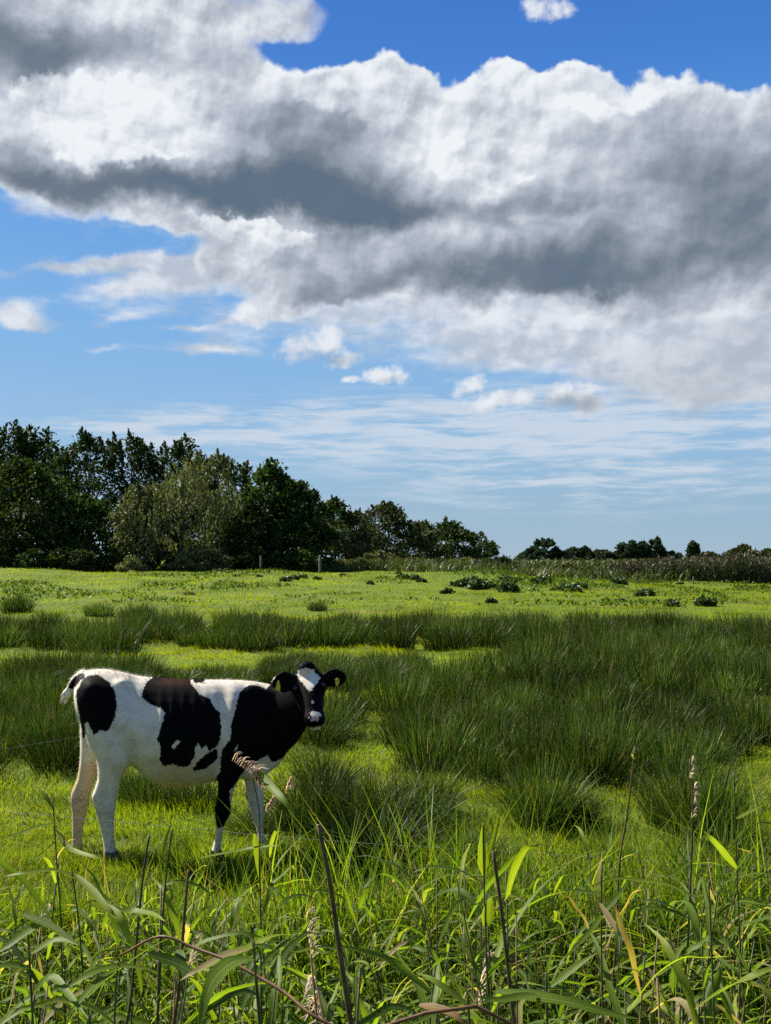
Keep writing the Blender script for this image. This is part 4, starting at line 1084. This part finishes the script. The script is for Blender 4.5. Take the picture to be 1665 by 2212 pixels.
    for sg in (-1, 1):
        c = poll + ax * .335 * L + sd * .078 * sg - fr * .002
        g = Geo(); rings = []
        for k in np.linspace(-.98, .98, 11):
            q = math.sqrt(1 - k * k); rings.append(ell(c + ax * .017 * k, sd * .015 * q, fr * .016 * q))
        mm = len(TH); g.add(np.concatenate(rings) - off, [[i * mm + j, i * mm + (j + 1) % mm, (i + 1) * mm + (j + 1) % mm, (i + 1) * mm + j] for i in range(10) for j in range(mm)])
        link('eye', g.mesh('eye', True), m, root)
    # nostrils
    mn = plain_mat('dark nostril skin', (.012, .009, .009), .5, .4)
    for sg in (-1, 1):
        c = poll + ax * .965 * L + sd * .028 * sg + fr * .0335
        g = Geo(); rings = []
        for k in np.linspace(-.97, .97, 7):
            q = math.sqrt(1 - k * k); rings.append(ell(c + (ax * .8 + sd * .35 * sg) * .013 * k, sd * .007 * q, fr * .006 * q))
        mm = len(TH); g.add(np.concatenate(rings) - off, [[i * mm + j, i * mm + (j + 1) % mm, (i + 1) * mm + (j + 1) % mm, (i + 1) * mm + j] for i in range(6) for j in range(mm)])
        link('nostril', g.mesh('nostril', True), mn, root)
    # ear tags: a notched yellow plate in each ear
    mt = plain_mat('yellow plastic tag', (.68, .45, .02), .45, .4, 60, .12); ms = plain_mat('tag stud', (.25, .19, .02), .5, .4)
    for outl, Y, lab in (([(1249, 176), (1256, 178), (1263, 202), (1262, 234), (1250, 231), (1236, 221), (1241, 200)], 6.108, None), ([(1558, 168), (1572, 162), (1583, 172), (1581, 186), (1573, 206), (1563, 203), (1560, 184)], 6.122, None)):
        F2 = [cpt(a, b, Y) - off for a, b in outl]; bm = bmesh.new()
        vs = [bm.verts.new(p) for p in F2]; f_ = bm.faces.new(vs)
        ex = bmesh.ops.extrude_face_region(bm, geom=[f_]); bmesh.ops.translate(bm, verts=[v for v in ex['geom'] if isinstance(v, bmesh.types.BMVert)], vec=(0, .004, 0))
        bmesh.ops.recalc_face_normals(bm, faces=bm.faces); me_ = bpy.data.meshes.new('ear_tag'); bm.to_mesh(me_); bm.free()
        tg_ = link('ear_tag', me_, mt, root)
        c = np.mean(F2, 0) + np.array([0, 0, .012]); V, F = tube([c + np.array([0, -.004, 0]), c + np.array([0, .02, 0])], [.006, .005]); g = Geo(); g.add(V, F)
        link('stud', g.mesh('stud', True), ms, tg_)
    return root
build_calf()

# ------------------------------------------------------------------ foreground: reeds of the ditch, electric wire
R_STOPS = [(0.0, (.032, .064, .008)), (0.35, (.068, .124, .013)), (0.62, (.118, .178, .016)), (0.80, (.20, .245, .020)), (0.87, (.28, .25, .11)), (0.94, (.33, .25, .13)), (1.0, (.20, .085, .025))]
M_REED = leaf_mat('common reed leaves', R_STOPS, tip=(.20, .16, .06), tip_at=.93, trans=.56, tboost=(1.5, 1.55, .35), rough=.5, spec=.12, patch=.15, pscale=6, veins=True)
M_STEM = leaf_mat('common reed stems', [(0.0, (.035, .045, .010)), (0.5, (.06, .07, .018)), (0.62, (.075, .058, .026)), (0.9, (.13, .065, .03)), (1.0, (.24, .17, .085))], trans=.05, rough=.55, spec=.2, patch=.5, pscale=40)
M_PLUME = leaf_mat('reed flower plumes', [(0.0, (.38, .25, .23)), (0.6, (.55, .41, .37)), (1.0, (.66, .53, .48))], trans=.5, rough=.7, spec=.1, patch=.2, pscale=8)
M_FLUFF = leaf_mat('pale seed fluff', [(0.0, (.35, .29, .22)), (1.0, (.62, .54, .45))], trans=.35, rough=.8, spec=.05, patch=.15, pscale=8)

def leaf_strip(pts, width, rng, rnd=.5, fold=.25, twist=0.0, k=5, nh=None):
    """a lanceolate, slightly folded leaf along a curve"""
    C = crom(pts, k); n = len(C); tg = np.gradient(C, axis=0); tg /= np.linalg.norm(tg, axis=1, keepdims=True) + 1e-9
    nh = np.array([0, 0, 1.0]) if nh is None else np.asarray(nh, float)
    s = np.cross(tg, nh); l = np.linalg.norm(s, axis=1, keepdims=True); s = np.where(l > .15, s / (l + 1e-9), np.array([1.0, 0, 0]))
    for i in range(1, n):
        if s[i] @ s[i - 1] < 0: s[i] = -s[i]
    m = np.cross(s, tg)
    t = np.linspace(0, 1, n)
    a = twist * t; s, m = s * np.cos(a)[:, None] + m * np.sin(a)[:, None], m * np.cos(a)[:, None] - s * np.sin(a)[:, None]
    w = width * .5 * np.clip(np.minimum(.35 + 2.6 * t, 1.0), 0, 1) * (1 - t ** 2.6) + .0004
    wob = 1 + .06 * np.sin(t * 23 + rng.uniform(0, 6))
    L_ = C - s * (w * wob)[:, None] + m * (w * fold)[:, None]; R_ = C + s * (w * wob)[:, None] + m * (w * fold)[:, None]
    V = np.stack([L_, C, R_], 1).reshape(-1, 3)
    i = np.arange(n - 1) * 3
    F = np.concatenate([np.stack([i, i + 1, i + 4, i + 3], 1), np.stack([i + 1, i + 2, i + 5, i + 4], 1)])
    return V, F, dict(t=np.repeat(t, 3), rnd=np.full(3 * n, rnd), u=np.tile([0., 1., 2.], n))
def arch(base, az, L, up, droop, rng, n=6):
    d0 = np.array([math.cos(az), math.sin(az), 0]); pts = []
    for k in range(n):
        t = k / (n - 1)
        pts.append(base + d0 * L * t * (math.cos(up) + .15 * t) + np.array([0, 0, 1.0]) * L * (math.sin(up) * t - droop * t * t) + rng.normal(0, .006, 3) * t)
    return pts
def plume_geo(g, top, d, L, rng, n=46):
    for i in range(n):
        t = rng.uniform(0, 1); b = top + d * L * t; a = rng.uniform(0, 6.28); r = L * .30 * (1 - t * .75) * rng.uniform(.5, 1)
        e = b + np.array([math.cos(a) * r, math.sin(a) * r, L * rng.uniform(.0, .3)]) + np.array([.2, 0, -.05]) * L
        V, F, A = leaf_strip([b, (b + e) / 2 + np.array([0, 0, .01]), e], .003 + .002 * rng.uniform(), rng, rng.uniform(), k=2); g.add(V, F, **A)
def reed_variant(seed, kind):
    rng = np.random.default_rng(seed); Ht = 1.45; lean = rng.normal(0, .07, 2)
    z = np.linspace(0, Ht, 8); S_ = np.stack([lean[0] * z ** 1.5 + .008 * np.sin(z * 7 + seed), lean[1] * z ** 1.5, z], 1)
    g = Geo(); V, F = tube(S_, np.linspace(.0036, .0014, 8)); g.add(V, F, t=.3, rnd={'green': .25, 'dead': .95, 'bare': .72}[kind])
    stem = g.mesh('stem', True); stem.materials.append(M_STEM)
    lv = Geo(); a0 = rng.uniform(0, 6.28)
    nl = {'green': 15, 'dead': 7, 'bare': 4}[kind]
    for i in range(nl):
        f = .30 + .70 * (i + .5 * rng.uniform()) / nl; b = np.array([np.interp(f * Ht, z, S_[:, j]) for j in range(3)])
        az = a0 + i * math.pi + rng.normal(0, .6); L = rng.uniform(.22, .42) * (1 - .25 * abs(f - .7)) * (.85 if i > nl - 3 else 1)
        up = rng.uniform(.45, 1.15) + (.35 if f > .9 else 0); dr = rng.uniform(.15, .95) * (1.2 if kind == 'dead' else 1)
        c = np.clip(rng.normal(.48, .22), .02, .84) if kind != 'dead' else rng.uniform(.86, .96)
        if f < .5 and rng.uniform() < .35: c = rng.uniform(.86, 1)
        V, F, A = leaf_strip(arch(b, az, L, up, dr, rng), rng.uniform(.009, .018), rng, c, twist=rng.normal(0, .8), k=3); lv.add(V, F, **A)
    leaves = lv.mesh('leaves', True); leaves.materials.append(M_REED)
    pl = None
    if seed % 5 == 0:
        g = Geo(); plume_geo(g, S_[-1] - np.array([0, 0, .02]), np.array([.15, 0, .9]), .15, rng, 34); pl = g.mesh('plume'); pl.materials.append(M_PLUME)
    return stem, leaves, pl
def build_reeds():
    rng = np.random.default_rng(99)
    VAR = {'green': [reed_variant(s, 'green') for s in (1, 2, 3, 4, 6, 7, 8, 9, 11, 5)], 'dead': [reed_variant(s, 'dead') for s in (21, 22, 23)], 'bare': [reed_variant(s, 'bare') for s in (31, 32, 35)]}
    n = 0; tries = 0
    while n < 296 and tries < 5000:
        tries += 1
        d = 1.6 + 3.2 * rng.uniform() ** .62; px = rng.uniform(-170, 1835)
        if d > 3.2: top = rng.triangular(1790, 1960, 2080)
        elif d > 2.2: top = rng.triangular(1850, 2010, 2160)
        else: top = rng.triangular(1960, 2100, 2230)
        if 90 < px < 680: top = max(top, 1850 + rng.uniform(0, 120))
        if px > 1250 and d > 2.5: top -= rng.uniform(0, 90)
        p = at(px, top, d); z0 = float(H(p[0], d)); h = p[2] - z0
        if h < .35: continue
        kind = rng.choice(['green', 'green', 'green', 'green', 'dead', 'bare']); st, lv, pl = VAR[kind][int(rng.integers(len(VAR[kind])))]
        s = h / 1.45; e = empty('reed_stalk', (p[0], d, z0 - .01), rng.uniform(0, 6.28)); sx = max(s, .72) * rng.uniform(.9, 1.1); e.scale = (sx, sx, s)
        e.rotation_euler[0] = rng.normal(0, .09); e.rotation_euler[1] = rng.normal(0, .09)
        where = 'near the viewer' if d < 2.6 else 'on the far side of the ditch'
        lab = {'green': 'green leafy reed stalk standing ', 'dead': 'straw coloured dead reed stalk standing ', 'bare': 'thin bare reed stem with few leaves standing '}[kind] + where
        tag(e, lab, 'reed', {'green': 'green reeds ', 'dead': 'dead reeds ', 'bare': 'bare reed stems '}[kind] + where)
        link('stem', st, None, e); link('leaves', lv, None, e)
        if pl and rng.uniform() < .2: link('plume', pl, None, e)
        n += 1
    # ---- reeds one can single out
    def hero(label, stem, r=.004, scol=.25, leaves=(), plume=None, fluff=(), root=True):
        """stem: (px, py, depth) from the tip down; leaves: (points, width, colour)"""
        P = [at(*q) for q in stem]; b = P[-1]
        if root:
            foot = b + (b - P[-2]) / max(np.linalg.norm(b - P[-2]), 1e-6) * .3
            z0 = float(H(b[0], b[1])); k = np.array([foot[0] if b[2] - z0 > .35 else b[0], b[1], max(foot[2], z0)])
            P += [k] if k[2] - z0 < .05 else [k, np.array([k[0], k[1], z0 - .02])]
        o = P[-1]; e = empty('reed_stalk', o); tag(e, label, 'reed')
        r *= .55 if scol < .6 else .9; scol = max(scol, .5)
        g = Geo(); C = crom(P, 5); V, F = tube(C - o, np.linspace(r * .7, r, len(C))); g.add(V, F, t=.3, rnd=scol)
        link('stem', g.mesh('stem', True), M_STEM, e)
        if leaves:
            g = Geo()
            for pts, w, c, *tw in leaves:
                V, F, A = leaf_strip([at(*q) - o for q in pts], w * (.66 if c < .7 else .9), rng, (c + .12 if c < .6 else c), twist=(tw[0] if tw else 0), nh=(tw[1] if len(tw) > 1 else (0, -.45, .9))); g.add(V, F, **A)
            link('leaves', g.mesh('leaves', True), M_REED, e)
        if plume:
            g = Geo()
            for q, L, dx in plume: plume_geo(g, at(*q) - o, np.array([dx, 0, .5]), L, rng, 40)
            link('plume', g.mesh('plume'), M_PLUME, e)
        if fluff:
            g = Geo()
            for q in fluff: plume_geo(g, at(*q) - o - np.array([0, 0, .02]), np.array([.1, 0, .8]), .05, rng, 26)
            link('seed_fluff', g.mesh('seed_fluff'), M_FLUFF, e)
    hero('reed with one very wide pale grey green leaf arching over, bottom left of centre', [(548, 2030, 1.25), (552, 2110, 1.25), (562, 2230, 1.25)], .003, .2,
         [([(545, 2070, 1.25), (505, 2078, 1.22), (470, 2105, 1.18), (446, 2150, 1.15), (425, 2235, 1.12)], .030, .40, .2), ([(550, 2040, 1.25), (590, 2052, 1.27), (640, 2098, 1.3)], .012, .5)])
    hero('broken reddish brown reed stem bent sharply across the bottom left', [(262, 2062, 1.45), (345, 2022, 1.42), (420, 2047, 1.4), (500, 2078, 1.37), (610, 2140, 1.33), (740, 2225, 1.28)], .0026, .90)
    hero('reed with long yellow green leaf turning orange at its base, left of centre', [(545, 2025, 1.6), (555, 2130, 1.6), (565, 2230, 1.6)], .0045, .1,
         [([(430, 2095, 1.55), (480, 2068, 1.57), (540, 2045, 1.6), (590, 2022, 1.62), (640, 2017, 1.65)], .020, .79, .5), ([(545, 2050, 1.6), (490, 2060, 1.55), (420, 2098, 1.5), (388, 2118, 1.5)], .012, .93)])
    hero('thick dark cut reed stalk leaning, left of the bottom centre', [(688, 1780, 2.0), (712, 1905, 2.0), (733, 2050, 2.0), (760, 2225, 2.0)], .0062, .62)
    hero('thick dark cut reed stalk leaning, right of the bottom centre', [(1065, 1838, 2.1), (1082, 1960, 2.1), (1097, 2090, 2.1), (1112, 2225, 2.1)], .005, .62)
    hero('green stalk with a folded grey blade on top, below the calf\'s belly', [(372, 1790, 2.4), (360, 1880, 2.4), (350, 2000, 2.4), (345, 2130, 2.4)], .005, .2, [([(350, 1845, 2.4), (358, 1815, 2.4), (372, 1774, 2.4)], .014, .5), ([(352, 1960, 2.4), (300, 1975, 2.35), (250, 1990, 2.3)], .016, .66)])
    hero('dry cut stalk standing under the calf\'s belly', [(407, 1880, 2.3), (398, 1980, 2.3), (388, 2120, 2.3)], .0045, .78)
    hero('slim brown tipped stalk left of the folded blade', [(322, 1805, 2.6), (308, 1900, 2.6), (296, 2020, 2.6), (285, 2140, 2.6)], .004, .6)
    hero('tall slim dark stalk in front of the calf\'s hind legs', [(114, 1725, 2.6), (122, 1850, 2.6), (130, 1960, 2.6), (135, 2120, 2.6)], .004, .3,
         [([(122, 1790, 2.6), (150, 1832, 2.55), (200, 1850, 2.5), (225, 1852, 2.5)], .016, .76), ([(121, 1778, 2.6), (85, 1784, 2.55), (40, 1800, 2.5), (-10, 1816, 2.45)], .014, .45), ([(118, 1750, 2.6), (95, 1715, 2.62), (70, 1690, 2.65)], .010, .78)])
    hero('yellow green reed with long drooping leaves in front of the calf\'s hind hooves', [(155, 1880, 2.2), (170, 1990, 2.2), (180, 2120, 2.2)], .004, .2,
         [([(165, 1900, 2.2), (120, 1880, 2.15), (60, 1884, 2.1), (10, 1892, 2.1)], .018, .74), ([(165, 1890, 2.2), (200, 1925, 2.15), (235, 1965, 2.1), (255, 1980, 2.1)], .018, .74), ([(250, 1965, 2.2), (290, 1968, 2.2), (330, 1975, 2.15), (358, 1990, 2.1)], .018, .72), ([(225, 1950, 2.2), (262, 1990, 2.15), (282, 2040, 2.15)], .022, .78)])
    hero('reed with purple brown flower plume in front of the calf\'s front legs', [(545, 1672, 2.5), (560, 1760, 2.5), (560, 1880, 2.5), (566, 2030, 2.5)], .0035, .5,
         [([(558, 1665, 2.5), (585, 1698, 2.45), (612, 1728, 2.4), (638, 1762, 2.38)], .030, .66, .2, (0, -1, .35)), ([(550, 1800, 2.5), (556, 1850, 2.5), (566, 1925, 2.5)], .017, .80, .0, (0, -1, .2)), ([(600, 1826, 2.45), (540, 1832, 2.5), (470, 1845, 2.5), (428, 1853, 2.5)], .010, .72)],
         [((560, 1682, 2.5), .085, -.75), ((566, 1705, 2.5), .06, -.35), ((575, 1752, 2.5), .045, .3), ((618, 1712, 2.5), .045, .15)])
    hero('tall slender reed with small yellow leaf and brown tip, right of centre', [(1371, 1612, 2.8), (1364, 1680, 2.8), (1354, 1760, 2.8), (1338, 1865, 2.8), (1330, 2040, 2.8)], .0032, .75, [([(1370, 1640, 2.8), (1366, 1628, 2.8), (1372, 1618, 2.8)], .010, .84), ([(1350, 1780, 2.8), (1366, 1750, 2.8), (1376, 1735, 2.8)], .008, .8)])
    hero('tall pale stalk with grey green blade near the right edge', [(1585, 1668, 2.6), (1588, 1780, 2.6), (1592, 1900, 2.6), (1600, 2080, 2.6)], .004, .45,
         [([(1592, 1876, 2.6), (1565, 1845, 2.55), (1540, 1815, 2.5), (1520, 1795, 2.5)], .026, .58, .2, (0, -1, .4)), ([(1590, 1768, 2.6), (1620, 1752, 2.6), (1650, 1738, 2.6)], .016, .55)])
    hero('stalk carrying two tufts of pale seed fluff, right of centre', [(1490, 1640, 2.7), (1496, 1720, 2.7), (1494, 1830, 2.7), (1486, 2030, 2.7)], .0034, .6, [([(1492, 1860, 2.7), (1450, 1890, 2.65), (1425, 1895, 2.6)], .014, .5)], None, [(1497, 1712, 2.7), (1495, 1752, 2.7), (1490, 1662, 2.7)])
    hero('reed with upright bright yellow green blades right of the bottom centre', [(1043, 1780, 2.3), (1045, 1890, 2.3), (1050, 2060, 2.3)], .004, .3,
         [([(1046, 1890, 2.3), (1042, 1840, 2.3), (1043, 1775, 2.3)], .026, .80, 0, (0, -1, .2)), ([(1048, 2000, 2.3), (1055, 1965, 2.3), (1062, 1935, 2.3)], .030, .80, 0, (0, -1, .2)), ([(1050, 1880, 2.3), (1065, 1820, 2.3), (1080, 1745, 2.3)], .013, .78), ([(1040, 1905, 2.3), (990, 1880, 2.25), (930, 1872, 2.2), (890, 1884, 2.2)], .014, .35)])
    hero('reed with a fan of forward pointing green leaves at the lower right', [(1300, 1860, 2.2), (1298, 1970, 2.2), (1300, 2120, 2.2)], .004, .2,
         [([(1298, 1975, 2.2), (1330, 1940, 2.2), (1355, 1905, 2.2)], .020, .25), ([(1298, 1930, 2.2), (1250, 1925, 2.15), (1215, 1920, 2.1)], .018, .6), ([(1300, 1975, 2.2), (1275, 2010, 2.15), (1215, 2075, 2.1)], .018, .42), ([(1295, 1950, 2.2), (1320, 1990, 2.15), (1345, 2030, 2.1)], .014, .95)])
    hero('reed with long dark leaves spreading sideways at the lower right edge', [(1530, 1900, 2.0), (1535, 2010, 2.0), (1540, 2150, 2.0)], .004, .2,
         [([(1490, 1985, 2.0), (1440, 1965, 1.95), (1385, 1960, 1.95)], .022, .30), ([(1488, 1983, 2.0), (1430, 1950, 1.95), (1375, 1942, 1.9)], .016, .6), ([(1600, 2000, 2.0), (1650, 1985, 1.95), (1720, 1972, 1.9)], .026, .15), ([(1500, 2180, 1.7), (1560, 2140, 1.65), (1620, 2110, 1.6), (1720, 2070, 1.6)], .026, .55)])
    hero('reed with a broad green leaf lying level across the bottom right', [(1180, 2100, 1.5), (1182, 2230, 1.5)], .004, .2,
         [([(1070, 2140, 1.5), (1140, 2150, 1.48), (1230, 2165, 1.46), (1320, 2190, 1.45), (1380, 2200, 1.45)], .028, .36), ([(1180, 2150, 1.5), (1130, 2152, 1.45), (1070, 2160, 1.42), (1020, 2150, 1.4)], .020, .62), ([(1190, 2130, 1.5), (1240, 2090, 1.5), (1285, 2060, 1.5)], .018, .5)])
    hero('reed with an orange brown withered leaf at the bottom edge right of centre', [(1010, 2150, 1.4), (1015, 2230, 1.4)], .004, .3, [([(905, 2170, 1.4), (945, 2178, 1.38), (985, 2195, 1.36), (1010, 2225, 1.35)], .014, .98), ([(1010, 2170, 1.4), (940, 2120, 1.42), (900, 2100, 1.45)], .014, .5)])
    hero('reed with broad grey leaves crossing at the left edge', [(60, 2010, 1.6), (66, 2110, 1.6), (72, 2230, 1.6)], .004, .2,
         [([(110, 1985, 1.6), (60, 2010, 1.58), (20, 2040, 1.56), (-20, 2065, 1.55)], .024, .48), ([(62, 2090, 1.6), (20, 2085, 1.58), (-30, 2095, 1.55)], .022, .38), ([(66, 2060, 1.6), (120, 2030, 1.6), (170, 2040, 1.58)], .018, .66), ([(50, 1975, 1.6), (110, 2000, 1.58), (170, 2040, 1.55)], .020, .60), ([(66, 2150, 1.6), (110, 2110, 1.6), (150, 2150, 1.55), (190, 2200, 1.5)], .020, .5)])
    hero('reed with pale lit leaf pointing right at the lower left', [(255, 2075, 1.7), (250, 2140, 1.7), (246, 2230, 1.7)], .0035, .3, [([(150, 2130, 1.65), (200, 2100, 1.67), (262, 2085, 1.7), (330, 2095, 1.7)], .020, .52), ([(255, 2090, 1.7), (200, 2130, 1.65), (150, 2190, 1.6)], .020, .5), ([(320, 2060, 1.7), (380, 2080, 1.7), (430, 2110, 1.68)], .030, .12)])
build_reeds()

def build_undergrowth():
    rng = np.random.default_rng(44); g = Geo()
    def put(n, y0, y1, h0, h1, w0, w1, ln, c0, c1, segs=3):
        x, y = wedge(n, y0, y1, rng, k=.5, m=.5); z = H(x, y)
        h = rng.uniform(h0, h1, n); a = rng.uniform(0, 6.28, n)
        V, F, T, r = blades(np.stack([x, y, z - .01], 1), h, rng.uniform(w0, w1, n), np.stack([np.cos(a), np.sin(a)], 1) * (ln * rng.uniform(.2, 1.3, n))[:, None], rng, segs=segs)
        g.add(V, F, t=T * .9, rnd=c0 + (c1 - c0) * r, u=.4)
    put(20000, 1.3, 5.0, .25, .8, .003, .009, .5, .02, .72)
    put(4200, 1.3, 4.6, .2, .6, .002, .005, .6, .94, 1.0)
    put(2600, 1.3, 5.0, .25, .8, .002, .006, .5, .86, .97)
    put(6500, 1.4, 4.9, .5, 1.05, .004, .011, .45, .3, .84)
    put(2600, 2.0, 4.6, .5, 1.0, .002, .004, .14, .3, .84)
    put(6500, 1.5, 4.9, .45, .95, .005, .012, 1.15, .2, .80, 5)
    put(1200, 1.5, 4.5, .45, .95, .004, .010, 1.1, .86, .97, 5)
    put(5000, 4.3, 5.3, .10, .26, .0025, .006, .45, .35, .84)
    put(500, 4.4, 5.6, .2, .45, .0015, .003, .25, .70, .95)
    tag(link('ditch_grass', g.mesh('ditch_grass'), M_REED), 'tangle of green and straw coloured grass filling the ditch', 'grass', kind='stuff')
build_undergrowth()

# thin electric wire passing in front of the calf's legs, with its posts outside the frame
def build_wire():
    m, t = new_mat('pale plastic wire'); pr = t.nodes.new('ShaderNodeBsdfPrincipled'); pr.inputs['Base Color'].default_value = (.20, .21, .17, 1); pr.inputs['Roughness'].default_value = .4
    o_ = t.nodes.new('ShaderNodeOutputMaterial'); t.links.new(pr.outputs[0], o_.inputs[0])
    g = Geo(); P = [at(*q) for q in [(-420, 1712, 5.75), (0, 1752, 5.7), (168, 1766, 5.65), (588, 1805, 5.55), (870, 1826, 5.45), (1153, 1842, 5.35), (1612, 1874, 5.2), (2100, 1915, 5.0)]]
    V, F = tube(crom(P, 10), .0011); g.add(V, F)
    tag(link('fence_wire', g.mesh('fence_wire'), m), 'thin pale electric fence wire strung in front of the calf\'s legs', 'wire')
    g = Geo(); P = [at(*q) for q in [(-300, 1652, 5.4), (0, 1618, 5.9), (60, 1609, 6.5), (98, 1603, 7.0), (200, 1588, 8.0), (330, 1578, 8.8)]]
    V, F = tube(crom(P, 8), .0007); g.add(V, F)
    tag(link('fence_wire', g.mesh('fence_wire'), m), 'pale wire running from the left edge into the rushes behind the calf\'s rump', 'wire')
build_wire()
